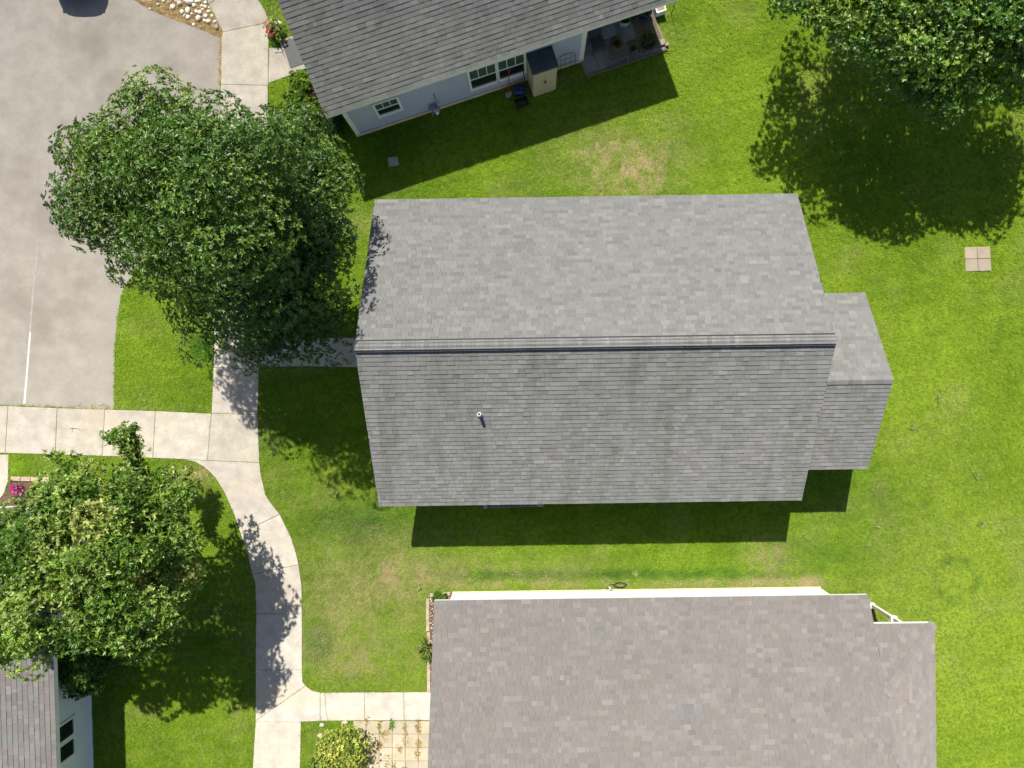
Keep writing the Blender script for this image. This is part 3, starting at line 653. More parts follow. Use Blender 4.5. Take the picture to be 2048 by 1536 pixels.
# ---- the brown house at the bottom
BU, BVu = rot2(0.0135); BV = -BVu                        # BV points into the house (down the picture)
BE = Vector((-3.24, -6.567))                            # west end of the north eave
def BP(u, v, z=0.0): return Vector((BE.x + BU.x*u + BV.x*v, BE.y + BU.y*u + BV.y*v, z))
def bottom_house():
    H = empty('house', BP(6.9, 5.0), 'white house with a brownish shingle roof at the bottom, hipped porch at its corner', 'house', 'houses around the shared lawn')
    ze, sl, D, L = 2.70, 0.40, 5.6, 13.95
    U, Vh = BU, BV; O = BE
    roof = gable_deck(H, 'roof', O, U, Vh, L, D, ze, sl, 0.17)
    me = roof.data; me.flip_normals()
    rows = int(math.sqrt(1+sl*sl)*D/EXPO); parts = []
    o3, u3, s3, n3 = slope_frame(O, U, Vh, ze, sl)
    parts.append(shingles(roof, 'brown', BROWN, o3 - s3*0.015 + u3*L, -u3, s3, n3, L, rows+1, full(L), 260, 21))
    o3b, u3b, s3b, n3b = slope_frame(O + Vh*(2*D), U, -Vh, ze, sl)
    parts.append(shingles(roof, 'brown', BROWN, o3b - s3b*0.015, u3b, s3b, n3b, L, rows+1, full(L), 0, 22))
    finish_shingles(roof, 'brown', parts)
    zr = ze + sl*D; A = Vector((*(O + Vh*D), zr)); U3 = Vector((U.x, U.y, 0)); V3 = Vector((Vh.x, Vh.y, 0))
    cap_row(roof, 'brown', BROWN, A + U3*L, A, Vector((-Vh.x,-Vh.y,-sl)).normalized(), Vector((Vh.x,Vh.y,-sl)).normalized(), 0.15, 23, lift=0.024)
    house_body(H, O, U, Vh, 0.30, L-0.50, 0.50, 2*D-0.5, ze, D, sl, M['white_siding'])
    N3 = -V3
    siding(H, BP(0.42, 0.50), BP(13.33, 0.50), 0.07, 2.6, N3, M['white_siding'])
    MB().box(BP(0.285, 0.47), U3*0.13, V3*0.1, Z*2.5).build('corner_board', M['white'], H); MB().box(BP(13.33, 0.47), U3*0.13, V3*0.1, Z*2.5).build('corner_board', M['white'], H)
    MB().box(BP(0.27, 0.44), U3*13.21, V3*0.05, Z*0.06).build('foundation_strip', M['cream'], H)
    for u in (3.25, 5.2 if False else 11.1): window(H, BP(u, 0.482, 1.0), U3, N3, 0.9, 1.2, 0)
    # porch with a hip roof on the north-east corner: its north plane carries on the main slope
    u0, u1, v0 = 13.0, 15.87, 0.82; zp = ze + sl*v0 - 0.012; sv = 6.8
    P = lambda u, v, z: BP(u, v, z)
    hip_v = v0 + (u1 - 13.95) ; zt = zp + sl*(u1 - 13.95)
    V = [P(L-0.01, v0, zp), P(u1, v0, zp), P(u1, sv, zp), P(L-0.01, sv, zt), P(L-0.01, hip_v, zt)]
    V += [v - Z*0.17 for v in V]
    F = [(0,1,4), (1,2,3,4), (5,6,1,0), (6,7,2,1), (7,8,3,2), (5,9,8,7,6), (0,4,3,8,9,5)]
    pr = obj('porch_roof', V, F, [M['felt'], M['white']], H, midx=[0,0,1,1,1,1,1])
    o4, ua, sa, na = slope_frame(BP(L, v0), U, Vh, zp, sl); parts = []; Lp = u1 - L; rp = int(math.sqrt(1+sl*sl)*Lp/EXPO)
    def extN(r): s = r*EXPO/math.sqrt(1+sl*sl); return (max(0, s) , Lp)
    # north plane, tiled from the porch's outer corner inwards: x measured from the outer corner
    parts.append(shingles(pr, 'brown', BROWN, o4 + ua*Lp, -ua, sa, na, Lp, rp+1, lambda r: (max(0.0, r*EXPO/math.sqrt(1+sl*sl)), Lp), 20, 24))
    o5, ub, sb, nb = slope_frame(BP(u1, v0), Vh, -U, zp, sl)
    parts.append(shingles(pr, 'brown', BROWN, o5, ub, sb, nb, sv-v0, rp+1, lambda r: (max(0.0, r*EXPO/math.sqrt(1+sl*sl)), sv-v0), 20, 25))
    finish_shingles(pr, 'brown', parts)
    c0, c1 = P(u1-0.02, v0+0.02, zp), P(L, hip_v, zt)
    d1 = Vector((-U.x*0 , 0, 0)); dirn = (c1-c0).normalized()
    sA = (-(V3) * 1.0 + U3*(-1.0)) ; pa = (Vector((0,0,0)) + (-U3 - V3)); 
    f1 = (-U3 - V3); f1 = (f1 - dirn*f1.dot(dirn)); f1 = Vector((f1.x, f1.y, 0)).normalized(); f1 = (f1*1.0 + Vector((0,0,-sl/math.sqrt(2)))).normalized()
    f2 = (U3 + V3); f2 = Vector((f2.x, f2.y, 0)).normalized(); f2 = (f2 + Vector((0,0,-sl/math.sqrt(2)))).normalized()
    cap_row(pr, 'brown', BROWN, c0, c1, f1, f2, 0.17, 26, step=0.15, lift=0.040, bright=1.06)
    # porch floor and corner post
    MB().box(P(13.46, 0.95, 0.0), U3*1.75, V3*5.2, Z*0.14).build('porch_floor', M['slab_dark'], H)  # darker concrete puts the porch shade into the floor colour
    pb = P(15.28, 1.12, 0); po = MB().box(pb - U3*0.05 - V3*0.05, U3*0.10, V3*0.10, Z*2.85).build('porch_post', M['tan_wood'], H)
    MB().box(pb - U3*0.09 - V3*0.09, U3*0.18, V3*0.18, Z*0.16).build('post_base', M['white'], po)
    MB().box(pb - U3*0.052 - V3*0.072, U3*0.104, V3*0.02, Z*2.85 ).build('post_lit_face', M['white'], po)  # white strip paints the sunlit north side onto the tan post
    MB().box(pb - U3*0.10 - V3*0.10 + Z*1.55, U3*0.20, V3*0.20, Z*0.14).build('post_collar', M['white'], po)
bottom_house()
def wall_bracket():
    c = BP(5.9, 0.44, 0); U3 = Vector((BU.x, BU.y, 0)); N3 = Vector((-BV.x, -BV.y, 0))
    o = empty('cable_box', c, 'white conduit and meter box on the white wall at the brown roof', 'utility box')
    MB().box(c - U3*0.16 + Z*0.45, U3*0.24, N3*0.12, Z*0.34).build('box', M['white'], o)
    MB().tube([c + U3*0.02 + N3*0.08 + Z*0.45, c + U3*0.0 + N3*0.10 + Z*0.02], 0.03).build('conduit', M['white'], o)
    MB().box(c - U3*0.05 + N3*0.121 + Z*0.55, U3*0.12, N3*0.02, Z*0.10).build('cover', M['metal'], o)
    c = W(1240, 1170); o = empty('cable_coil', c, 'loose coil of black cable on the grass by the white wall', 'cable')
    for k in range(3):
        pts = [c + Vector((0.24*math.cos(t)*(1-0.12*k) + 0.02*math.sin(3*t+k), 0.10*math.sin(t)*(1-0.1*k) + 0.01*k, 0.035 + 0.018*k + 0.01*math.sin(4*t))) for t in np.linspace(0, 6.1, 22)]
        MB().tube(pts, 0.009, 6).build('loop', M['black'], o)
    MB().tube([c + Vector((-0.2, 0.03, 0.04)), c + Vector((-0.36, 0.06, 0.10)), c + Vector((-0.5, -0.05, 0.16)), c + Vector((-0.52, -0.2, 0.3))], 0.009, 6).build('lead', M['black'], o)
wall_bracket()

# ---- the house at the lower left
SU, SVu = rot2(math.radians(90) + 0.031)                # SU runs up the picture along the east eave
SE_ = Vector(tuple(W(113, 1536, 2.93)[:2])) - SU*4.0
def SP(u, v, z=0.0): return Vector((SE_.x + SU.x*u + SVu.x*v, SE_.y + SU.y*u + SVu.y*v, z))
def sw_house():
    H = empty('house', SP(5, 5), 'white house with a rosy tan shingle roof in the lower left corner', 'house', 'houses around the shared lawn')
    ze, sl, D = 2.93, 0.40, 5.2
    top = W(131, 1008, 2.93); L = (Vector((top.x, top.y)) - SE_).dot(SU)
    O = SE_; roof = gable_deck(H, 'roof', O, SU, SVu, L, D, ze, sl, 0.2); rows = int(math.sqrt(1+sl*sl)*D/EXPO)
    parts = []
    for o2, u2, v2, n_, sd in ((O, SU, SVu, 300, 31), (O + SU*L + SVu*(2*D), -SU, -SVu, 0, 32)):
        o3, u3, s3, n3 = slope_frame(o2, u2, v2, ze, sl); parts.append(shingles(roof, 'rose', ROSE, o3 - s3*0.015, u3, s3, n3, L, rows+1, full(L), n_, sd))
    finish_shingles(roof, 'rose', parts)
    zr = ze + sl*D; A = Vector((*(O + SVu*D), zr)); U3 = Vector((SU.x, SU.y, 0)); V3 = Vector((SVu.x, SVu.y, 0))
    cap_row(roof, 'rose', ROSE, A + U3*L, A, Vector((-SVu.x,-SVu.y,-sl)).normalized(), Vector((SVu.x,SVu.y,-sl)).normalized(), 0.15, 33, lift=0.024)
    house_body(H, O, SU, SVu, 0.4, L-0.4, 0.72, 2*D-0.72, ze, D, sl, M['white_siding'])
    N3 = -V3
    siding(H, SP(0.4, 0.72), SP(L-0.55, 0.72), 0.05, 2.9, N3, M['white_siding'])
    MB().box(SP(L-0.53, 0.69), U3*0.13, V3*0.1, Z*2.9).build('corner_board', M['white'], H)
    MB().box(SP(0.4, 0.67), U3*(L-0.8), V3*0.04, Z*0.06).build('foundation_strip', M['white'], H)
    w = W(128, 1478, 1.3); uu = (Vector((w.x, w.y)) - SE_).dot(SU)
    window(H, SP(uu-0.60, 0.702, 1.05), U3, N3, 0.52, 0.80, 0, False); window(H, SP(uu+0.08, 0.702, 1.05), U3, N3, 0.52, 0.80, 0, False)
sw_house()

# ------------------------------------------------------------------ foliage
def leaves(centres, axes, tints, n_leaf, length, width, spread=(0.7, 1.25), seed=1, cup=0.25):
    """rosettes: n_leaf folded leaf blades around every axis; returns verts, quads(as 2 tris), tint per face"""
    rg = np.random.default_rng(seed); m = len(centres); K = m*n_leaf
    c = np.repeat(centres, n_leaf, 0); ax = np.repeat(axes, n_leaf, 0)
    r = rg.normal(size=(K, 3)); side = np.cross(ax, r); side /= np.linalg.norm(side, axis=1, keepdims=True) + 1e-9
    ang = rg.uniform(*spread, size=(K, 1)); d = ax*np.cos(ang) + side*np.sin(ang)
    wv = np.cross(d, ax); wv /= np.linalg.norm(wv, axis=1, keepdims=True) + 1e-9
    up = np.cross(wv, d)
    ln = length*rg.uniform(0.65, 1.25, size=(K, 1)); wd = width*rg.uniform(0.75, 1.25, size=(K, 1))
    base = c + d*ln*0.12; mid = c + d*ln*0.55; tip = c + d*ln*1.05 - up*ln*cup*rg.uniform(0.2, 1.2, size=(K, 1))
    ftw = up*wd*0.25
    V = np.stack([base, mid - wv*wd*0.5 + ftw, tip, mid + wv*wd*0.5 + ftw], 1).reshape(-1, 3)
    i = np.arange(K)*4; F = np.stack([np.stack([i, i+1, i+2], 1), np.stack([i, i+2, i+3], 1)], 1).reshape(-1, 3)
    t = np.repeat(tints, n_leaf, 0) * rg.normal(1, 0.13, size=(K, 1)).clip(0.6, 1.5); T = np.repeat(t, 2, 0)
    return V, F, T
def unit(v): return v / (np.linalg.norm(v, axis=1, keepdims=True) + 1e-9)
def crown_points(lobes, n, clump_r, per, seed, inner=0.25):
    """clumps spread over the lobes' surfaces (and some inside), rosettes spread in every clump"""
    rg = np.random.default_rng(seed); C = []; A = []; I = []
    w = np.array([l[1][0]*l[1][1] for l in lobes]); w = w/w.sum(); cid = 0; clumps = []
    for k in range(n):
        j = rg.choice(len(lobes), p=w); c, r = lobes[j]; c = np.array(c); r = np.array(r)
        d = rg.normal(size=3); d /= np.linalg.norm(d)
        if d[2] < -0.25: d[2] = -d[2]*0.5
        f = rg.uniform(0.88, 1.04) if rg.random() > inner else rg.uniform(0.45, 0.85)
        p = c + d*r*f; s = clump_r*rg.uniform(0.6, 1.35); clumps.append(p)
        m = int(per*(s/clump_r)**2*rg.uniform(0.7, 1.2)) + 2
        q = unit(rg.normal(size=(m, 3))); q[:, 2] = np.abs(q[:, 2])*1.1 - 0.22; q = unit(q); f = np.where(rg.random((m, 1)) < 0.8, rg.uniform(0.8, 1.06, size=(m, 1)), rg.uniform(0.3, 0.8, size=(m, 1)))
        C.append(p + q*f*s*np.array([1.0, 1.0, 0.85])); A.append(unit(q*1.0 + d*0.3 + np.array([0, 0, 0.35]) + rg.normal(size=(m, 3))*0.3)); I.append(np.full(m, k))
    return np.concatenate(C), np.concatenate(A), np.concatenate(I), np.array(clumps)
def tints_for(idx, pal, seed, jit=0.12, accent=None, acc_p=0.0):
    rg = np.random.default_rng(seed); pal = np.array(pal); n = idx.max() + 1
    per = pal[rg.integers(0, len(pal), n)]*rg.normal(1, jit, size=(n, 1))
    if accent is not None:
        m = rg.random(n) < acc_p; per[m] = np.array(accent)*rg.normal(1, 0.1, size=(m.sum(), 1))
    return per[idx]*rg.normal(1, 0.08, size=(len(idx), 1))
def tree(label, base, height, trunk_r, lobes, n_clump, clump_r, per, leaf_l, leaf_w, n_leaf, pal, seed, accent=None, acc_p=0.05, fork=2.0, group='trees on the lawn', spread=(0.7, 1.25), extra=None):
    o = empty('tree', base, label, 'tree', group); rr = random.Random(seed); base = Vector(base)
    C, A, I, clumps = crown_points(lobes, n_clump, clump_r, per, seed)
    if extra is not None:
        C2, A2 = extra; I2 = I.max() + 1 + np.arange(len(C2))//25; C = np.concatenate([C, C2]); A = np.concatenate([A, A2]); I = np.concatenate([I, I2])
    T = tints_for(I, pal, seed+1, 0.10, accent, acc_p)
    V, F, T2 = leaves(C, A, T, n_leaf, leaf_l, leaf_w, spread, seed+2)
    tag(obj('crown', V, F, M['leaf'], o, tint=T2), kind='stuff')
    tr = MB(); top = Vector(np.mean([l[0] for l in lobes], 0)); fk = base + Vector((0, 0, fork))
    tr.tube([base - Z*0.05, base + Z*0.15, base + Z*fork*0.5 + Vector((0.03, 0.02, 0)), fk, fk.lerp(top, 0.55), top], [trunk_r*1.5, trunk_r*1.1, trunk_r, trunk_r*0.9, trunk_r*0.6, trunk_r*0.25], 10)
    trunk = tr.build('trunk', M['bark'], o, smooth=True)
    for c, r in lobes:                                   # a limb into every lobe, twigs to its clumps
        c = Vector(c); st = fk.lerp(top, rr.uniform(0.0, 0.35)); mid = st.lerp(c, 0.5) + Vector((rr.uniform(-.2,.2), rr.uniform(-.2,.2), rr.uniform(-.1,.3)))
        lb = MB(); lb.tube([st, mid, c], [trunk_r*0.45, trunk_r*0.32, trunk_r*0.16], 7)
        near = sorted(clumps, key=lambda q: (Vector(q) - c).length)[:8]
        for q in near: lb.tube([c, c.lerp(Vector(q), 0.6) + Vector((0, 0, 0.06)), Vector(q)], [trunk_r*0.14, trunk_r*0.09, trunk_r*0.04], 5)
        lb.build('limb', M['bark'], o, smooth=True)
    return o
def lobe(px, py, z, r, rz=None): return (tuple(W(px, py, z)), (r, r, rz or r*0.8))
def big_tree():
    lobes = [lobe(327,340,7.6,1.46), lobe(459,330,8.4,1.41), lobe(242,412,6.6,1.21), lobe(399,437,9,1.58), lobe(546,385,7,1.16), lobe(608,442,5.4,1.16), lobe(332,512,6.2,1.16),
             lobe(484,552,6.6,1.41), lobe(590,552,4.9,1.25), lobe(444,612,5,1.04), lobe(579,647,3.8,0.87), lobe(197,330,6.8,0.83), lobe(640,402,5.4,0.83), lobe(187,404,6.2,0.75), lobe(312,255,7.4,0.79), lobe(469,298,7.6,0.79), lobe(655,632,3.3,0.62), lobe(262,280,7.2,0.67), lobe(589,702,3.2,0.37), lobe(434,405,6.3,1.91,1.2), lobe(525,600,4.4,1.25), lobe(626,570,4.2,1), lobe(586,480,5.2,1.25), lobe(651,490,4.6,0.75), lobe(641,655,3.2,0.71), lobe(510,680,3.4,0.67), lobe(570,600,3.6,1.08), lobe(359,370,6.4,1.41,1), lobe(514,442,5.6,1.58,1), lobe(655,345,5.2,0.9), lobe(605,310,5.8,0.8), lobe(665,420,4.8,0.95), lobe(380,470,6.0,1.6), lobe(430,640,4.2,0.9)]
    tree('large dense dark green tree between the parking lot and the grey house', W(600, 545), 10.5, 0.17, lobes, 500, 0.58, 68, 0.100, 0.041, 8,
         [(0.074,0.158,0.022), (0.094,0.185,0.026), (0.060,0.135,0.020), (0.125,0.22,0.030), (0.16,0.25,0.036)], 107, accent=(0.26,0.31,0.035), acc_p=0.0, fork=2.3)
big_tree()
def small_tree():
    lobes = [lobe(115,1030,5.4,0.85), lobe(40,1070,5.2,0.75), lobe(215,1015,5.6,0.93), lobe(325,1010,4.8,0.77), lobe(345,1085,4.9,0.89), lobe(200,1120,6.2,1.22), lobe(70,1120,6.1,1.1), lobe(320,1170,4.5,0.89),
             lobe(225,1225,6.2,0.93), lobe(90,1220,6.2,0.9), lobe(40,1280,5.5,0.69), lobe(290,1240,5.8,0.66), lobe(-70,1150,5.8,1.13), lobe(150,970,4,0.55), lobe(370,990,3.2,0.5)]
    rg = np.random.default_rng(5); P = []; 
    a, b, tp = W(285,965,3.2), W(262,905,3.8), W(255,862,4.0)
    for s in np.linspace(0, 1, 46):
        q = a.lerp(b, s*2) if s < .5 else b.lerp(tp, s*2-1); P += [np.array(q) + rg.normal(size=3)*np.array([.15,.15,.14]) for _ in range(9)]
    l = W(228,875,3.9)
    P += [np.array(l) + rg.normal(size=3)*0.13 for _ in range(50)] + [np.array(W(110,912,3.4)) + rg.normal(size=3)*0.13 for _ in range(26)] + [np.array(W(140,935,3.4)) + rg.normal(size=3)*0.15 for _ in range(26)]
    for s_ in np.linspace(0, 1, 16): P += [np.array(W(285,965,3.2).lerp(W(318,1030,5.0), s_)) + rg.normal(size=3)*0.15 for _ in range(9)]
    P = np.array(P); A = unit(rg.normal(size=P.shape)*0.5 + np.array([-0.1, 0.3, 0.8]))
    tree('light green tree with a tall upright shoot, half over the lower left house', W(374, 1040), 7.0, 0.10, lobes, 300, 0.40, 40, 0.13, 0.05, 8,
         [(0.165,0.28,0.036), (0.205,0.32,0.048), (0.13,0.24,0.03), (0.29,0.39,0.085), (0.095,0.19,0.025)], 202, accent=(0.34,0.38,0.10), acc_p=0.08, fork=1.4, spread=(0.5, 1.1), extra=(P, A))
small_tree()
def maple():
    cx, cy = 13.2, 14.5; lobes = []
    rr = random.Random(3)
    for k in range(13):
        t = k*2.399; r = 3.35*math.sqrt((k+0.5)/13); lobes.append(((cx + r*math.cos(t), cy + r*math.sin(t), 5.3 + rr.uniform(-0.6, 0.6) - 0.22*r + 0.1), (1.55, 1.55, 1.2)))
    lobes += [lobe(1643,40,4.4,1.0), lobe(1898,160,3.8,1.1), lobe(1758,110,3.9,1.15), lobe(2028,80,4.2,1.3), lobe(1718,20,4.9,1.2), lobe(1838,60,4.9,1.4), lobe(1938,70,5.0,1.4), lobe(1828,160,3.7,0.9), lobe(1608,15,4.5,0.8), lobe(1798,20,5.0,1.4), lobe(1968,10,5.0,1.4), lobe(2078,40,4.5,1.3), lobe(1958,160,3.9,0.8), lobe(1698,90,4.0,0.8), lobe(2070,120,4.4,1.2), lobe(2040,0,5.0,1.4), lobe(1655,-110,4.8,1.1), lobe(1680,-230,4.8,1.1), lobe(1740,-160,5.0,1.3), lobe(1830,-150,5.0,1.4), lobe(1950,-140,5.0,1.4), lobe(2180,90,4.3,1.3), lobe(2150,0,4.8,1.4), lobe(2120,170,3.9,0.9), lobe(1890,195,3.9,0.7), lobe(1840,185,3.9,0.6)]
    tree('broad maple tree cut by the upper right corner of the picture', (cx, cy, 0), 8.0, 0.16, lobes, 540, 0.50, 42, 0.115, 0.08, 6,
         [(0.095,0.20,0.026), (0.12,0.23,0.03), (0.072,0.165,0.024), (0.155,0.265,0.036), (0.20,0.30,0.044)], 303, accent=(0.20,0.30,0.035), acc_p=0.08, fork=1.8)
maple()
def shrub(name, label, c, r, h, pal, n, seed, leaf_l=0.07, leaf_w=0.035, cat='shrub', group=None, accent=None, acc_p=0.0, flat=1.0, lumps=5, n_leaf=7):
    c = Vector(c); o = empty(name, c, label, cat, group); rr = random.Random(seed); lobes = []
    for k in range(lumps):
        t = k*2.399 + seed; q = r*0.55*math.sqrt((k+0.3)/lumps); lobes.append(((c.x + q*math.cos(t), c.y + q*math.sin(t), h*0.55), (r*0.58, r*0.58, h*0.45)))
    C, A, I, cl = crown_points(lobes, n, r*0.26, 14, seed, 0.1); C[:, 2] = np.maximum(C[:, 2], 0.05)
    T = tints_for(I, pal, seed+1, 0.12, accent, acc_p); V, F, T2 = leaves(C, A, T, n_leaf, leaf_l, leaf_w, (0.5, 1.2), seed+2)
    tag(obj('foliage', V, F, M['leaf_soft'], o, tint=T2), kind='stuff')
    st = MB()
    for k in range(7):
        q = Vector(cl[rr.randrange(len(cl))]); st.tube([c + Vector((rr.uniform(-.04,.04), rr.uniform(-.04,.04), 0)), c.lerp(q, 0.5) + Z*0.05, q], [0.014, 0.010, 0.005], 5)
    st.build('stems', M['bark'], o); return o
GOLD = [(0.34,0.40,0.07), (0.42,0.46,0.09), (0.27,0.35,0.055), (0.18,0.27,0.04), (0.48,0.50,0.12)]
MIDG = [(0.09,0.18,0.024), (0.115,0.21,0.03), (0.07,0.145,0.022), (0.15,0.25,0.035)]
DKG = [(0.03,0.075,0.015), (0.04,0.09,0.018), (0.025,0.06,0.014)]
shrub('golden_shrub', 'round yellow-green shrub beside the tan paver patio', W(688, 1492), 0.92, 0.85, GOLD, 190, 41, 0.075, 0.042)
shrub('leafy_plant', 'small green plant at the lower left foot of the yellow shrub', W(640, 1526), 0.34, 0.4, MIDG, 24, 43, 0.09, 0.045, 'plant')
shrub('leafy_shrub', 'dark leafy shrub against the white wall of the lower left house', W(213, 1300), 0.95, 2.0, [(0.07,0.14,0.02), (0.085,0.165,0.024), (0.055,0.115,0.018), (0.10,0.185,0.028)], 150, 44, 0.13, 0.055)
shrub('bright_shrub', 'bright green bush beside the stoop of the blue house', W(607, 172), 0.42, 0.5, [(0.15,0.26,0.02), (0.19,0.30,0.03), (0.11,0.21,0.02)], 40, 45, 0.07, 0.04, group='bushes along the blue house front')
shrub('bright_shrub', 'bright green bush between the stoop bush and the dark round one', W(601, 205), 0.40, 0.5, [(0.13,0.24,0.02), (0.17,0.28,0.03), (0.07,0.15,0.02)], 40, 46, 0.07, 0.04, group='bushes along the blue house front')
shrub('bright_shrub', 'mid green bush under the lower left roof corner of the blue house', W(630, 232), 0.42, 0.55, MIDG + [(0.15,0.22,0.02)], 42, 47, 0.07, 0.04, group='bushes along the blue house front')
shrub('round_shrub', 'dark green rounded bush beside the corner of the blue house', W(672, 258), 0.60, 0.75, DKG, 80, 48, 0.05, 0.03, group='bushes along the blue house front')
shrub('dry_shrub', 'sparse brownish bush close to the blue house wall', W(628, 192), 0.30, 0.35, [(0.10,0.06,0.04), (0.14,0.09,0.05), (0.07,0.07,0.03)], 16, 49, 0.07, 0.02, group='bushes along the blue house front')

def flowers(name, label, c, r, h, cols, green, seed, n=60, pot=None, group=None, cat='flowers'):
    c = Vector(c); o = empty(name, c, label, cat, group); rg = np.random.default_rng(seed); z0 = 0.0
    if pot:
        pm, pr, ph = pot
        MB().lathe(c, [(pr*0.72, 0), (pr*0.97, ph*0.92), (pr, ph), (pr*0.88, ph), (pr*0.85, ph*0.9)], 22).build('pot', M[pm], o, smooth=False)
        MB().lathe(c + Z*(ph*0.86), [(pr*0.86, 0), (pr*0.5, 0.02)], 18).build('potting_soil', M['soil'], o); z0 = ph*0.9
    d = rg.normal(size=(n, 3)); d[:, 2] = np.abs(d[:, 2]); d = unit(d)*rg.uniform(0.35, 1, size=(n, 1)); C = np.array(c) + d*np.array([r, r, h]) + np.array([0, 0, z0])
    A = unit(d + np.array([0, 0, 0.4])); T = np.array(green)[rg.integers(0, len(green), n)]
    V, F, T2 = leaves(C, A, T, 7, 0.085, 0.03, (0.4, 1.2), seed+1); tag(obj('foliage', V, F, M['leaf_soft'], o, tint=T2), kind='stuff')
    for q, (col, m) in enumerate(cols):
        d = rg.normal(size=(m, 3)); d[:, 2] = np.abs(d[:, 2]); cen = rg.normal(size=3)*np.array([.45,.45,0]) if len(cols) > 1 else np.zeros(3)
        d = unit(d)*rg.uniform(0.3, 0.8, size=(m, 1))*0.75 + cen; C = np.array(c) + d*np.array([r, r, h]) + np.array([0, 0, z0 + 0.05]); C[:, 2] = np.maximum(C[:, 2], 0.05)
        V, F, T2 = leaves(C, unit(d*0.5 + np.array([0, 0, 1.0])), np.tile(np.array(col), (m, 1)), 6, 0.05, 0.045, (0.9, 1.4), seed+5+q); tag(obj('blossoms', V, F, M['petal'], o, tint=T2), kind='stuff')
    return o
flowers('magenta_flowers', 'magenta petunias in the mulch bed at the left edge', W(38, 976), 0.34, 0.40, [((0.42,0.012,0.22), 75), ((0.55,0.02,0.30), 45), ((0.5,0.30,0.32), 18)], MIDG, 51, 40)
flowers('mixed_flowers', 'pot of white, red and salmon flowers by the stoop of the blue house', W(558, 72), 0.42, 0.45, [((0.65,0.65,0.62), 26), ((0.45,0.13,0.07), 24), ((0.55,0.10,0.09), 22), ((0.30,0.33,0.04), 20)], MIDG + [(0.17,0.24,0.03)], 52, 80, ('black', 0.24, 0.32))

# ------------------------------------------------------------------ stoop and mat of the blue house
def stoop():
    c = TP(-0.8, 3.3); o = empty('front_stoop', c, 'concrete stoop with a dark mat at the left end of the blue house', 'stoop')
    a = TP(-1.55, 2.82)
    MB().box(a, TU3*1.53, TV3*1.25, Z*0.16).build('step', M['concrete_edge'], o)
    MB().box(a + TU3*0.07 + TV3*0.17 + Z*0.162, TU3*1.3, TV3*0.98, Z*0.014).build('mat', M['black'], o)
stoop()

# ------------------------------------------------------------------ patio of the blue house
def patio():
    o = tag(MB().box(TP(8.45, -0.57), TU3*3.04, TV3*3.4, Z*0.06).build('patio_floor', M['slab_dark'], origin=TP(9.9, 1.0)), kind='structure')
    for k in range(2): 
        p = MB().box(TP(8.50 + 0.50*k, -0.50, 0.064), TU3*0.47, TV3*0.62, Z*0.03).build('paver', M['slab_dark'], o)
    for k in range(6):
        MB().box(TP(10.62 + 0.138*k, -0.45 + 0.02*(k % 2), 0.064), TU3*0.13, TV3*2.6, Z*0.025).build('board', M['wood'], o)
    b = tag(MB().box(TP(8.45, -0.64), TU3*3.06, TV3*0.065, Z*0.10).build('patio_edging', M['wood'], origin=TP(9.9, -0.6)), 'weathered timber edging along the front of the covered patio', 'edging')
patio()
PTR = math.atan2(0.318, 0.948)
def pot_plant(name, label, c, pr, ph, mat, pal, seed, r=0.25, h=0.3, n=18, sq=0, cat='potted plant', leaf=(0.12, 0.03)):
    c = Vector(c); o = empty(name, c, label, cat, 'pots on the covered patio')
    MB().lathe(c, [(pr*0.75, 0), (pr*0.97, ph*0.9), (pr*1.04, ph*0.92), (pr*1.04, ph), (pr*0.9, ph), (pr*0.88, ph*0.86)], 24, sq).build('pot', M[mat], o)
    MB().lathe(c + Z*(ph*0.84), [(pr*0.88, 0), (pr*0.4, 0.015)], 20, sq).build('potting_soil', M['soil'], o)
    if n:
        rg = np.random.default_rng(seed); d = rg.normal(size=(n, 3)); d[:, 2] = np.abs(d[:, 2]); d = unit(d); C = np.array(c) + d*np.array([r*.5, r*.5, h*.5]) + np.array([0, 0, ph])
        V, F, T = leaves(C, unit(d + np.array([0,0,.3])), np.array(pal)[rg.integers(0, len(pal), n)], 8, leaf[0], leaf[1], (0.3, 1.1), seed); tag(obj('foliage', V, F, M['leaf_soft'], o, tint=T), kind='stuff')
    return o
zf = 0.07
pot_plant('potted_plant', 'white square pot with dark leaves on the covered patio', W(1249, 40, 0.3) - Z*0.3 + Z*zf, 0.19, 0.30, 'white', DKG, 61, 0.25, 0.25, 16, 4)
pot_plant('potted_plant', 'small dark pot behind the white one on the covered patio', W(1266, 28, 0.25) - Z*0.25 + Z*zf, 0.15, 0.24, 'resin_dark', DKG, 62, 0.2, 0.2, 12)
pot_plant('potted_plant', 'blue glazed pot on the covered patio next to the white trough', W(1290, 24, 0.3) - Z*0.3 + Z*0.095, 0.24, 0.32, 'blue_plastic', MIDG, 63, 0.28, 0.25, 14)
pot_plant('potted_plant', 'large glossy black bowl pot at the front of the patio', W(1296, 84, 0.2) - Z*0.2 + Z*0.095, 0.29, 0.28, 'black', MIDG + [(0.16,0.13,0.07)], 64, 0.42, 0.35, 26)
pot_plant('potted_plant', 'brown pot with a spiky pale green plant on the patio', W(1233, 88, 0.25) - Z*0.25 + Z*zf, 0.17, 0.26, 'terracotta', [(0.13,0.17,0.07), (0.20,0.18,0.10)], 65, 0.34, 0.45, 26)
pot_plant('potted_plant', 'pot of yellowing foliage beside the wooden patio bench', W(1266, 98, 0.2) - Z*0.2 + Z*zf, 0.14, 0.22, 'wood', [(0.20,0.18,0.07), (0.14,0.14,0.05), (0.10,0.10,0.05)], 66, 0.4, 0.4, 26)
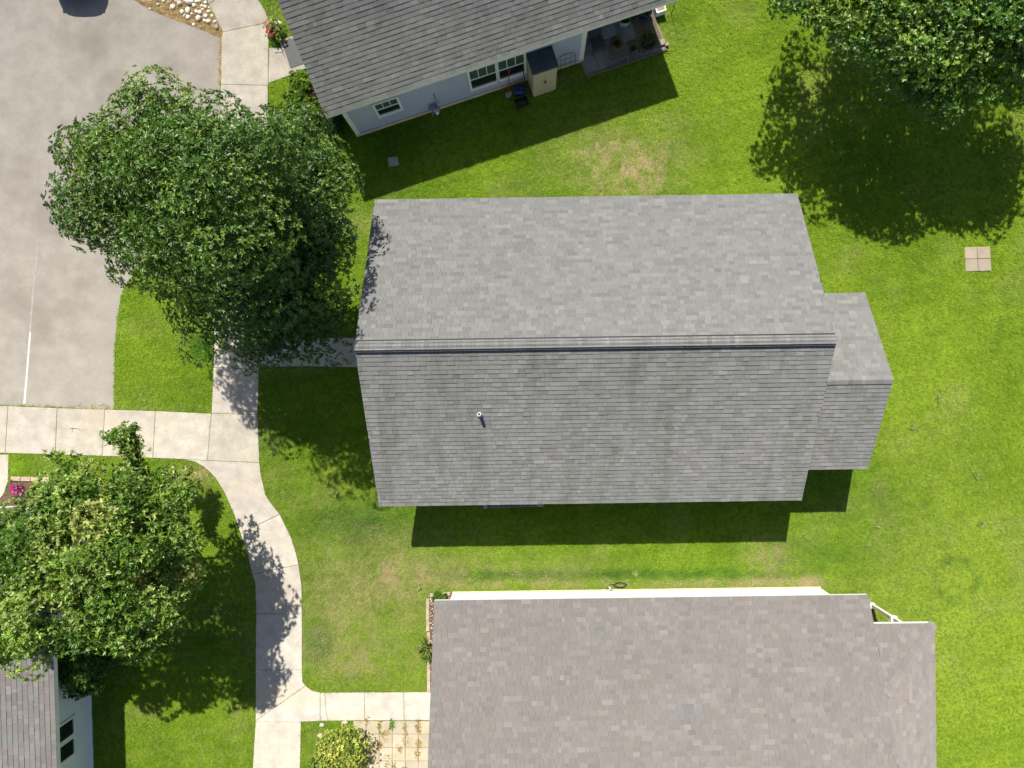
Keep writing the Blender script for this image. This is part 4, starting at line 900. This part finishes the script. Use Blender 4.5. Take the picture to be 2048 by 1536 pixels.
def trough():
    c = W(1319, 14, 0.3); c.z = 0.095; o = empty('planter_trough', c, 'white rectangular planter of pale gravel at the patio edge', 'planter')
    w, d, h, t = 0.36, 0.42, 0.28, 0.03; q = c - TU3*(w/2) - TV3*(d/2)
    for p, a, e in ((q, TU3*w, TV3*t), (q + TV3*(d-t), TU3*w, TV3*t), (q + TV3*(t+0.002), TU3*t, TV3*(d-2*t-0.004)), (q + TU3*(w-t) + TV3*(t+0.002), TU3*t, TV3*(d-2*t-0.004))): MB().box(p, a, e, Z*h).build('side', M['white'], o)
    MB().box(q + TU3*t*1.05 + TV3*t*1.05, TU3*(w-2.1*t), TV3*(d-2.1*t), Z*(h-0.05)).build('gravel_fill', M['block'], o)
trough()
def side_table():
    c = W(1215, 62, 0.5); c.z = zf; o = empty('side_table', c, 'low square patio table covered in pale grey cloth', 'table'); w, d = 0.52, 0.48; q = c - TU3*w/2 - TV3*d/2
    MB().box(q + Z*0.46, TU3*w, TV3*d, Z*0.06).build('table_top', M['cushion'], o)
    for a in (0.03, w-0.07):
        for b in (0.03, d-0.07): MB().box(q + TU3*a + TV3*b, TU3*0.04, TV3*0.04, Z*0.458).build('leg', M['iron'], o)
    e = W(1207, 51, 0.6); e.z = zf + 0.522
    pot_plant('potted_plant', 'orange clay pot standing on the grey patio table', e, 0.12, 0.17, 'terracotta', DKG, 67, 0.14, 0.16, 10)
side_table()
def bench():
    c = W(1240, 118, 0.35); c.z = 0.06; o = empty('patio_bench', c, 'small weathered wooden bench at the front of the patio', 'bench'); w, d = 0.66, 0.36; q = c - TU3*w/2 - TV3*d/2 + TV3*0.12
    for k in range(4): MB().box(q + TV3*(0.095*k) + Z*0.38, TU3*w, TV3*0.08, Z*0.03).build('slat', M['wood'], o)
    for a in (0.02, w-0.07):
        MB().box(q + TU3*a + TV3*0.02 + Z*0.33, TU3*0.05, TV3*0.32, Z*0.049).build('rail', M['wood'], o)
        for b in (0.01, d-0.07): MB().box(q + TU3*a + TV3*b, TU3*0.05, TV3*0.05, Z*0.329).build('leg', M['wood'], o)
bench()
def chair():
    c = W(1193, 88, 0.4); c.z = zf; o = empty('patio_chair', c, 'dark metal patio chair in the shade beside the grey table', 'chair'); w = 0.42; q = c - TU3*w/2 - TV3*w/2
    MB().box(q + Z*0.42, TU3*w, TV3*w, Z*0.025).build('seat', M['resin_dark'], o)
    for a in (0.0, w):
        MB().tube([q + TU3*a + Z*0.0, q + TU3*a + TV3*0.02 + Z*0.60, q + TU3*a + TV3*w*0.8 + Z*0.62], 0.013, 6).build('arm', M['iron'], o)
        MB().tube([q + TU3*a + TV3*w, q + TU3*a + TV3*w + Z*0.42, q + TU3*a + TV3*(w+0.12) + Z*0.88], 0.013, 6).build('leg', M['iron'], o)
    MB().add([q + TV3*w + Z*0.46, q + TU3*w + TV3*w + Z*0.46, q + TU3*w + TV3*(w+0.11) + Z*0.86, q + TV3*(w+0.11) + Z*0.86, q + TV3*(w+.02) + Z*0.46, q + TU3*w + TV3*(w+.02) + Z*0.46, q + TU3*w + TV3*(w+0.13) + Z*0.86, q + TV3*(w+0.13) + Z*0.86],
             [(0,1,2,3), (7,6,5,4), (0,4,5,1), (1,5,6,2), (2,6,7,3), (3,7,4,0)]).build('backrest', M['resin_dark'], o)
chair()
def hook():
    c = W(1342, 30); o = empty('plant_hook', c, 'thin black shepherd hook stake in the grass by the patio', 'garden stake')
    MB().tube([c, c + Z*1.5] + [c + TU3*(0.13 - 0.13*math.cos(t)) + Z*(1.5 + 0.13*math.sin(t)) for t in np.linspace(0.3, 3.6, 8)], 0.010, 6).build('pole', M['iron'], o)
    MB().tube([c + TV3*(-0.02) - TU3*0.15 + Z*0.0, c - TU3*0.15 + Z*0.09, c + Z*0.09], 0.008, 6).build('foot_prong', M['iron'], o)
hook()
for px, py, s, lb in ((1323, 87, 0.22, 'larger tan paving stone in the sun at the patio corner'), (1332, 91, 0.13, 'small tan stone beside the larger one at the patio corner')):
    c = W(px, py); q = MB().box(c - TU3*s/2 - TV3*s/2 + Z*0.1, TU3*s, TV3*s*0.9, Z*0.05).build('paving_stone', M['paver'], origin=c); tag(q, lb, 'stone')

# ------------------------------------------------------------------ pavers
def paver_pad():
    o = empty('paver_pad', W(1954, 518), 'square of four tan pavers set in the right-hand lawn', 'pavers')
    X = [1928, 1953.5, 1980]; Y = [494, 518, 543]
    for i in range(2):
        for j in range(2):
            p = slab_piece('paver', [tuple(W(x + (y-518)*0.06, y - (x-1954)*0.03)[:2]) for x, y in ((X[i],Y[j]), (X[i+1],Y[j]), (X[i+1],Y[j+1]), (X[i],Y[j+1]))], 0.0, 0.055, M['paver'], o, 0.01, 0.009); t = random.uniform(1.0, 1.12); p.color = (t*0.88, t*0.85, t*0.86, 1)
    c = W(786, 324); q = [W(775,316), W(796,313), W(799,331), W(778,335)]
    p = tag(slab_piece('paver', [tuple(a[:2]) for a in q], 0.0, 0.055, M['concrete'], None), 'single grey paver in the shade behind the grey house', 'paver'); p.color = (0.7, 0.7, 0.7, 1)
paver_pad()
def paver_patio():
    o = sheet('paver_patio', PATIO, 0.02, M['dirt'])
    xs = [707, 733, 759, 785, 811, 837, 863, 889]; ys = [1441, 1467.5, 1494.5, 1521, 1547, 1573]
    for i in range(len(xs)-1):
        for j in range(len(ys)-1):
            p = slab_piece('paver', [tuple(W(x, y)[:2]) for x, y in ((xs[i],ys[j]), (xs[i+1],ys[j]), (xs[i+1],ys[j+1]), (xs[i],ys[j+1]))], 0.0, 0.045 + random.uniform(-0.004, 0.004), M['paver'], o, 0.010, 0.013)
            t = random.uniform(0.94, 1.12); p.color = (t, t, t*random.uniform(0.95, 1.06), 1)
paver_patio()
def weed(label, px, py, pal, seed, r=0.12, group='weeds in the paver joints', n=5, ln=0.13, wd=0.018, z=0.03, cat='weed'):
    c = W(px, py); rg = np.random.default_rng(seed); C = np.array(c) + rg.normal(size=(n, 3))*np.array([0.02, r*0.6, 0]) + np.array([0, 0, z])
    V, F, T = leaves(C, np.tile(np.array([[0,0,1.0]]), (n, 1)), np.array(pal)[rg.integers(0, len(pal), n)], 8, ln, wd, (0.8, 1.45), seed)
    tag(obj('weed', V, F, M['leaf_soft'], origin=c, tint=T), label, cat, group)
STRAW = [(0.33,0.24,0.06), (0.40,0.29,0.09), (0.26,0.21,0.05)]
for i, (x, y, n) in enumerate([(759,1448,6),(811,1456,4),(837,1445,6),(838,1463,4),(765,1468,4),(811,1476,6),(759,1487,7),(837,1485,6),(773,1468,4),(745,1495,4),(799,1494,4),(836,1503,5),(748,1521,6),(775,1521,4),(787,1531,6),(735,1441,3),(811,1533,3)]):
    cn = {837: 'first', 811: 'second', 785: 'third', 759: 'fourth', 733: 'fifth'}[min((837, 811, 785, 759, 733), key=lambda q: abs(q - x))]
    rn = 'first' if y < 1465 else 'second' if y < 1491 else 'third' if y < 1515 else 'fourth'
    sz = 'bushy' if n > 5 else 'small' if n < 5 else 'spindly'
    weed('%s straw-coloured weed, %s patio joint left of the brown roof, %s paver row' % (sz, cn, rn), x, y, STRAW, 400+i, n=n)
weed('green weed in the paver joint nearest the walk', 785, 1448, MIDG, 460, n=7, ln=0.11, wd=0.04)
for i, (x, y, lb) in enumerate([(1951,951,'rightmost pale weed, level with the lower corner of the grey wing'), (1734,1087,'pale weed right of the shadow corner of the grey house'), (1753,1050,'small pale weed just above another, right of the house shadow'),
        (945,1157,'pale weed close to the top left corner of the brown house'), (837,1172,'pale weed above the edging bricks of the brown house'), (1963,1048,'pale weed above the dark ring in the right-hand lawn'),
        (1826,854,'pale weed right of the grey wing roof'), (672,985,'pale weed at the lower rim of the big tree shadow'), (1875,797,'pale weed right of the grey wing ridge'), (1270,1145,'pale weed in the lush strip between grey and brown houses')]):
    weed(lb, x, y, [(0.22,0.30,0.06), (0.28,0.34,0.10), (0.18,0.27,0.05)], 480+i, 0.06, 'weeds in the lawn', 5, 0.12, 0.04, 0.05)

# ------------------------------------------------------------------ stones, edging, bed plants
def stones():
    big = [(380,5,17,.95),(365,24,9,.9),(347,15,11,1),(389,12,9,1),(377,22,12,.92),(366,26,8,.8),(377,35,9,1),(394,24,8,1),(401,26,10,1),(411,14,8,.95),(418,24,8,.98),(412,33,9,.95),(398,38,12,.92),(418,44,10,1),(410,42,7,.9),(431,44,8,.95),(388,50,7,.95),(434,56,10,.42),
           (360,8,11,.78),(395,3,9,1),(400,2,8,.9),(412,6,8,.85),(328,2,7,.95),(317,10,8,.7),(300,18,5,.9),(338,5,6,.6),(370,2,8,.5),(354,2,9,.75),(406,20,7,.9),(425,32,6,.9),(369,32,6,.85),(384,28,6,.8),(344,0,8,.7),(419,16,6,.85),(404,12,6,.95)]
    V = _STONE = [blob('stone_form', (0,0,0), 1.0, M['stone'], None, 70+k, (1, 0.8, 0.62), 0.16, 2).data for k in range(5)]
    for o in [o for o in bpy.data.objects if o.name.startswith('stone_form')]: bpy.data.objects.remove(o)
    rr = random.Random(9)
    for i, (x, y, d, t) in enumerate(big):
        r = d/2*CAM_H/FOC*1.08; c = W(x, y); o = link('stone', V[i % 5], None, (c.x, c.y, r*0.38)); o.scale = (r, r, r); o.rotation_euler = (0, 0, rr.uniform(0, 6.3)); w = rr.uniform(0.95, 1.05)
        o.color = (t*w, t*rr.uniform(0.93, 1.0), t*rr.uniform(0.82, 0.99), 1)
        if (x, y) == (434, 56): tag(o, 'dark grey cobble at the tip of the straw-covered bed', 'stone', 'cobbles in the straw bed')
        elif (x, y) == (380, 5): tag(o, 'largest pale cobble in the straw-covered bed', 'stone', 'cobbles in the straw bed')
        else: tag(o, '%s %s cobble in the straw-covered bed by the walk' % ('small' if d < 8 else 'mid-sized' if d < 10 else 'large', 'grey' if t < 0.72 else 'tan' if t < 0.93 else 'white'), 'stone', 'cobbles in the straw bed')
    for k, (x, y, r, lb) in enumerate(((690, 1444, 0.11, 'white rock at the top edge of the yellow shrub'), (645, 1449, 0.10, 'pale rock at the upper left of the yellow shrub'), (641, 1470, 0.11, 'pale rock at the left foot of the yellow shrub'))):
        c = W(x, y); o = link('stone', V[k], None, (c.x, c.y, r*0.4)); o.scale = (r*1.1, r*0.9, r); o.color = (0.72, 0.68, 0.62, 1); tag(o, lb, 'stone', 'rocks round the yellow shrub')
stones()
def edging():
    o = empty('bed_edging', W(857, 1290), 'row of tan edging bricks along the left side of the brown house', 'edging')
    def run(p, q, n, w=0.11):
        a, b = W(*p), W(*q); d = (b-a)/n; L = d.length; d.normalize(); nn = Vector((-d.y, d.x, 0))
        for k in range(n):
            s = MB().box(a + d*(L*k + 0.012) - nn*(w/2) + Vector((random.uniform(-.008,.008), random.uniform(-.008,.008), 0)), d*(L-0.024), nn*w, Z*random.uniform(0.07, 0.09)).build('brick', M['block'], o); t = random.uniform(0.9, 1.15); s.color = (t, t*0.97, t*0.93, 1)
    run((856, 1196), (856, 1262), 3); run((857, 1264), (858, 1384), 5); run((860, 1190), (902, 1187), 2)
    o2 = empty('bed_edging', W(80, 958), 'tan edging blocks round the magenta flower bed', 'edging'); o = o2
    def run2(p, q, n, w=0.15):
        a, b = W(*p), W(*q); d = (b-a)/n; L = d.length; d.normalize(); nn = Vector((-d.y, d.x, 0))
        for k in range(n):
            s = MB().box(a + d*(L*k + 0.01) - nn*(w/2), d*(L-0.02), nn*w, Z*random.uniform(0.08, 0.11)).build('brick', M['block'], o2); t = random.uniform(0.95, 1.25); s.color = (t, t*0.98, t*0.95, 1)
    run2((24, 957), (144, 959), 6)
    # white pebbles between the edging and the wall
    rg = np.random.default_rng(8); V = []; F = []
    for k in range(520):
        x, y = rg.uniform(859, 903), rg.uniform(1194, 1384)
        if y > 1200 and x > 880: continue
        c = W(x, y); r = rg.uniform(0.012, 0.028); n = len(V)
        V += [c + Vector(v)*r + Z*0.03 for v in ((1,0,0), (0,1,0), (-1,0,0), (0,-1,0), (0,0,0.8))]; F += [(n,n+1,n+4), (n+1,n+2,n+4), (n+2,n+3,n+4), (n+3,n,n+4)]
    tag(obj('white_pebbles', V, F, M['white_gravel']), kind='stuff')
edging()
def litter():
    rg = np.random.default_rng(12); P = np.stack([rg.uniform(-15.2, -10.9, 9000), rg.uniform(12.7, 15.8, 9000)], 1); P = P[in_poly(P[:,0], P[:,1], GRAVEL_BED)][:2600]
    e = np.array([tuple(W(443 - abs(rg.normal(0, 3)), rg.uniform(78, 170))[:2]) for _ in range(260)] + [tuple(W(rg.uniform(0, 228), 812 + 0.04*rg.uniform(0, 228) - abs(rg.normal(0, 3)))[:2]) for _ in range(200)]); P = np.concatenate([P, e]); n = len(P)
    t = rg.uniform(0, 6.28, n); l = rg.uniform(0.02, 0.07, n); w = rg.uniform(0.002, 0.006, n); d = np.stack([np.cos(t), np.sin(t)], 1)*l[:,None]; q = np.stack([-np.sin(t), np.cos(t)], 1)*w[:,None]
    z = rg.uniform(0.022, 0.03, n); z2 = z + rg.uniform(0, 0.02, n); c = lambda a, h: np.concatenate([a, h[:,None]], 1)
    V = np.stack([c(P - d - q, z), c(P + d - q, z2), c(P + d + q, z2), c(P - d + q, z)], 1).reshape(-1, 3); i = np.arange(n)*4; F = np.stack([i, i+1, i+2, i+3], 1)
    pal = np.array([(0.46,0.34,0.15), (0.55,0.43,0.22), (0.30,0.20,0.08), (0.14,0.09,0.045), (0.40,0.22,0.07)])
    tag(obj('straw_litter', V, F, M['leaf_soft'], tint=pal[rg.integers(0, 5, n)]), kind='stuff')
litter()
def strap_plant(label, px, py, seed, n=16, ln=0.42, pal=None):
    c = W(px, py); rg = np.random.default_rng(seed); C = np.array(c) + rg.normal(size=(n, 3))*np.array([.06, .06, 0]) + np.array([0, 0, 0.05])
    V, F, T = leaves(C, unit(np.tile(np.array([[-0.25, 0, 0.8]]), (n, 1))), np.array(pal)[rg.integers(0, len(pal), n)], 3, ln, 0.03, (0.3, 1.1), seed, 0.4)
    o = empty('strap_leaf_plant', c, label, 'plant', 'plants at the brown house wall'); tag(obj('foliage', V, F, M['leaf_soft'], o, tint=T), kind='stuff')
strap_plant('daylily with arching pale leaves at the left side of the brown roof', 858, 1288, 71, 18, 0.45, [(0.22,0.30,0.06), (0.30,0.34,0.12), (0.15,0.24,0.04)])
strap_plant('darker green clump just below the daylily at the brown roof', 860, 1312, 72, 12, 0.28, MIDG)
shrub('low_plant', 'low green plants at the top left corner of the brown house bed', W(880, 1194), 0.24, 0.18, MIDG, 16, 73, 0.06, 0.035, 'plant')

def twig():
    c = W(150, 858); o = MB(); 
    o.tube([W(142,857) + Z*0.056, W(150,856) + Z*0.062, W(160,858) + Z*0.058, W(166,862) + Z*0.056], [0.006, 0.008, 0.006, 0.004], 5).tube([W(147,857) + Z*0.06, W(146,863) + Z*0.056], 0.004, 5)
    tag(o.build('twig', M['bark'], origin=c), 'thin dry twig lying on the left concrete walk', 'twig')
twig()

# ------------------------------------------------------------------ parked car at the top left, only its shadow reaches the picture
def car():
    cx, fy = -16.32, 14.16; o = empty('parked_car', (cx, fy + 2.2, 0), 'dark parked car at the top left edge, seen by its rounded shadow', 'car')
    st = [(0.0, 0.36, 0.34, 0.78), (0.03, 0.50, 0.28, 0.86), (0.10, 0.66, 0.24, 0.92), (0.24, 0.80, 0.22, 0.96), (0.45, 0.89, 0.20, 0.99), (0.9, 0.93, 0.20, 1.0), (1.3, 0.93, 0.20, 1.0), (2.4, 0.93, 0.20, 1.0), (3.6, 0.93, 0.20, 1.02), (4.2, 0.90, 0.22, 1.0), (4.45, 0.80, 0.28, 0.9), (4.5, 0.66, 0.34, 0.8)]
    V = []; F = []; 
    def ring(y, w, z0, z1): 
        pts = [(-w*0.9, z0), (-w, z0 + 0.12), (-w*0.99, z0 + (z1-z0)*0.62), (-w*0.90, z1-0.05), (-w*0.72, z1), (0, z1 + 0.03), (w*0.72, z1), (w*0.90, z1-0.05), (w*0.99, z0 + (z1-z0)*0.62), (w, z0 + 0.12), (w*0.9, z0)]
        return [Vector((cx + a, fy + y, b)) for a, b in pts]
    def loft(rings):
        m = MB(); n = len(rings[0]); VV = [p for r in rings for p in r]; FF = []
        for i in range(len(rings)-1):
            for k in range(n): FF.append((i*n + k, i*n + (k+1) % n, (i+1)*n + (k+1) % n, (i+1)*n + k))
        FF += [tuple(range(n-1, -1, -1)), tuple(range((len(rings)-1)*n, len(rings)*n))]; m.add(VV, [tuple(reversed(f)) for f in FF]); return m
    loft([ring(*s) for s in st]).build('body', M['car'], o, smooth=True)
    def cab(y, w, z): return [Vector((cx + a, fy + y, b)) for a, b in ((-w, 0.95), (-w*0.93, z*0.5 + 0.475), (-w*0.80, z), (0, z + 0.02), (w*0.80, z), (w*0.93, z*0.5 + 0.475), (w, 0.95))]
    loft([cab(1.05, 0.80, 1.0), cab(1.75, 0.80, 1.40), cab(2.3, 0.80, 1.46), cab(3.2, 0.80, 1.44), cab(4.0, 0.76, 1.05)]).build('cabin_glass', M['glass'], o, smooth=True)
    loft([cab(1.85, 0.76, 1.455), cab(2.3, 0.78, 1.49), cab(3.15, 0.78, 1.47)]).build('roof_panel', M['car'], o, smooth=True)
    for sx in (-1, 1):
        for y in (0.85, 3.6):
            c = Vector((cx + sx*0.82, fy + y, 0.32)); w = MB(); w.tube([c - Vector((0.11*1, 0, 0)), c + Vector((0.11*1, 0, 0))], 0.32, 22); t = w.build('wheel', M['rubber'], o)
            MB().tube([c + Vector((sx*0.105, 0, 0)), c + Vector((sx*0.118, 0, 0))], 0.2, 16).build('rim', M['metal'], t)
        MB().box((cx + sx*0.62 - 0.13, fy + 0.10, 0.66), (0.26, 0, 0), (0, 0.16, 0), (0, 0, 0.12)).build('headlight', M['lamp'], o)
        MB().box((cx + sx*0.66 - 0.1, fy + 4.42, 0.66), (0.20, 0, 0), (0, 0.08, 0), (0, 0, 0.12)).build('tail_light', M['red_paint'], o)
        MB().box((cx + sx*0.98 - 0.08, fy + 1.42, 0.96), (0.16, 0, 0), (0, 0.09, 0), (0, 0, 0.12)).build('mirror', M['car'], o)
car()

# ------------------------------------------------------------------ grass blades: tufts on points outside the hard ground
def grass():
    n = 590000
    x = RNG.uniform(-23.5, 21.8, n); y = RNG.uniform(-17.2, 18.2, n)
    keep = ~in_poly(x, y, ASPHALT)
    for p in SLAB_POLY: keep &= ~in_poly(x, y, [tuple(q) for q in shrink(p, 0.02)])
    for p in (GRAVEL_BED, PATIO, SW_BED, EDGE_BED): keep &= ~in_poly(x, y, p)
    def rect(c, u, v, a0, a1, b0, b1):
        dx, dy = x - c.x, y - c.y; a = dx*u.x + dy*u.y; b = dx*v.x + dy*v.y; return (a > a0) & (a < a1) & (b > b0) & (b < b1)
    U, Vh = rot2(0.0145)
    keep &= ~rect(Vector((1.689, 1.479)), U, Vh, -6.2, 6.2, -4.4, 4.4); keep &= ~((x > 7) & (x < 10.15) & (y > -1.9) & (y < 2.8))
    keep &= ~rect(TO, TU, TV, -0.02, 8.6, -0.03, 10); keep &= ~rect(TO, TU, TV, 8.4, 11.55, -0.66, 10); keep &= ~rect(TO, TU, TV, -1.57, 0, 2.8, 4.09); keep &= ~rect(TO, TU, TV, 6.38, 7.32, -0.74, 0)
    keep &= ~rect(BE, BU, BV, 0.27, 13.5, 0.42, 12); keep &= ~rect(BE, BU, BV, 13.4, 15.25, 0.93, 7); keep &= ~rect(SE_, SU, SVu, -1, 12, 0.66, 12)
    c = W(1954, 518); keep &= ~((np.abs(x - c.x) < 0.46) & (np.abs(y - c.y) < 0.44)); c = W(786, 324); keep &= ~((np.abs(x - c.x) < 0.19) & (np.abs(y - c.y) < 0.17))
    x, y = x[keep], y[keep]; d, l = lawn_fields(x, y)
    k2 = RNG.random(len(x)) > np.clip(d - 0.15, 0, 1)*0.75; x, y, d, l = x[k2], y[k2], d[k2], l[k2]
    d = np.clip(d + (RNG.random(len(x)) - 0.5)*0.5*(d > 0.12) , 0, 1)
    me = bpy.data.meshes.new('grass'); me.vertices.add(len(x)); me.vertices.foreach_set('co', np.stack([x, y, np.zeros(len(x))], 1).astype(np.float32).ravel())
    for nm, v in (('dry', d), ('lush', np.clip(l, 0, 1)), ('rnd', np.clip(RNG.random(len(x))*0.55 + 0.5*fbm(x*1.7, y*1.7) - 0.02 + 0.55*(fbm(x*0.35+8, y*0.35+2, 3)-0.5) + 0.20*np.clip((x-4)/14, -0.4, 1) + 0.05*np.sin((y*0.985-x*0.17)*11.5) - 0.2*np.clip(l, -.4, .5), 0, 1)), ('size', RNG.uniform(0.7, 1.35, len(x)) * (1 + 0.5*np.clip(l, 0, 1) - 0.35*d))):
        a = me.attributes.new(nm, 'FLOAT', 'POINT'); a.data.foreach_set('value', v.astype(np.float32))
    me.update(); o = tag(link('grass', me), kind='stuff')
    # one tuft: seven bent blades
    V = []; F = []; rr = random.Random(4)
    for b in range(8):
        t = b*2.399 + rr.uniform(-.3, .3); dx, dy = math.cos(t), math.sin(t); w = rr.uniform(0.004, 0.0075); ln = rr.uniform(0.035, 0.075); q = rr.uniform(0.005, 0.02); h = rr.uniform(0.028, 0.05); n0 = len(V)
        bx, by = dx*q, dy*q; mx, my = bx + dx*ln*0.45, by + dy*ln*0.45; tx, ty = bx + dx*ln, by + dy*ln
        V += [(bx - dy*w, by + dx*w, 0), (bx + dy*w, by - dx*w, 0), (mx - dy*w, my + dx*w, h*0.85), (mx + dy*w, my - dx*w, h*0.85), (tx, ty, h*rr.uniform(0.6, 1.1))]
        F += [(n0, n0+1, n0+3, n0+2), (n0+2, n0+3, n0+4)]
    tuft = bpy.data.objects.new('grass_tuft', mesh_data('grass_tuft', V, F, lawn_material('grass_blade', 'INSTANCER')))
    ng = bpy.data.node_groups.new('grass_scatter', 'GeometryNodeTree')
    ng.interface.new_socket('Geometry', in_out='INPUT', socket_type='NodeSocketGeometry'); ng.interface.new_socket('Geometry', in_out='OUTPUT', socket_type='NodeSocketGeometry')
    N = ng.nodes; L = ng.links; gi = N.new('NodeGroupInput'); go = N.new('NodeGroupOutput'); ip = N.new('GeometryNodeInstanceOnPoints'); oi = N.new('GeometryNodeObjectInfo'); oi.inputs[0].default_value = tuft
    mp = N.new('GeometryNodeMeshToPoints'); rv = N.new('FunctionNodeRandomValue'); rv.data_type = 'FLOAT_VECTOR'; rv.inputs[0].default_value = (-0.25, -0.25, 0); rv.inputs[1].default_value = (0.25, 0.25, 6.283)
    na = N.new('GeometryNodeInputNamedAttribute'); na.data_type = 'FLOAT'; na.inputs[0].default_value = 'size'
    L.new(gi.outputs[0], mp.inputs[0]); L.new(mp.outputs[0], ip.inputs['Points']); L.new(oi.outputs['Geometry'], ip.inputs['Instance']); L.new(rv.outputs[0], ip.inputs['Rotation']); L.new(na.outputs[0], ip.inputs['Scale']); L.new(ip.outputs[0], go.inputs[0])
    md = o.modifiers.new('scatter', 'NODES'); md.node_group = ng
grass()
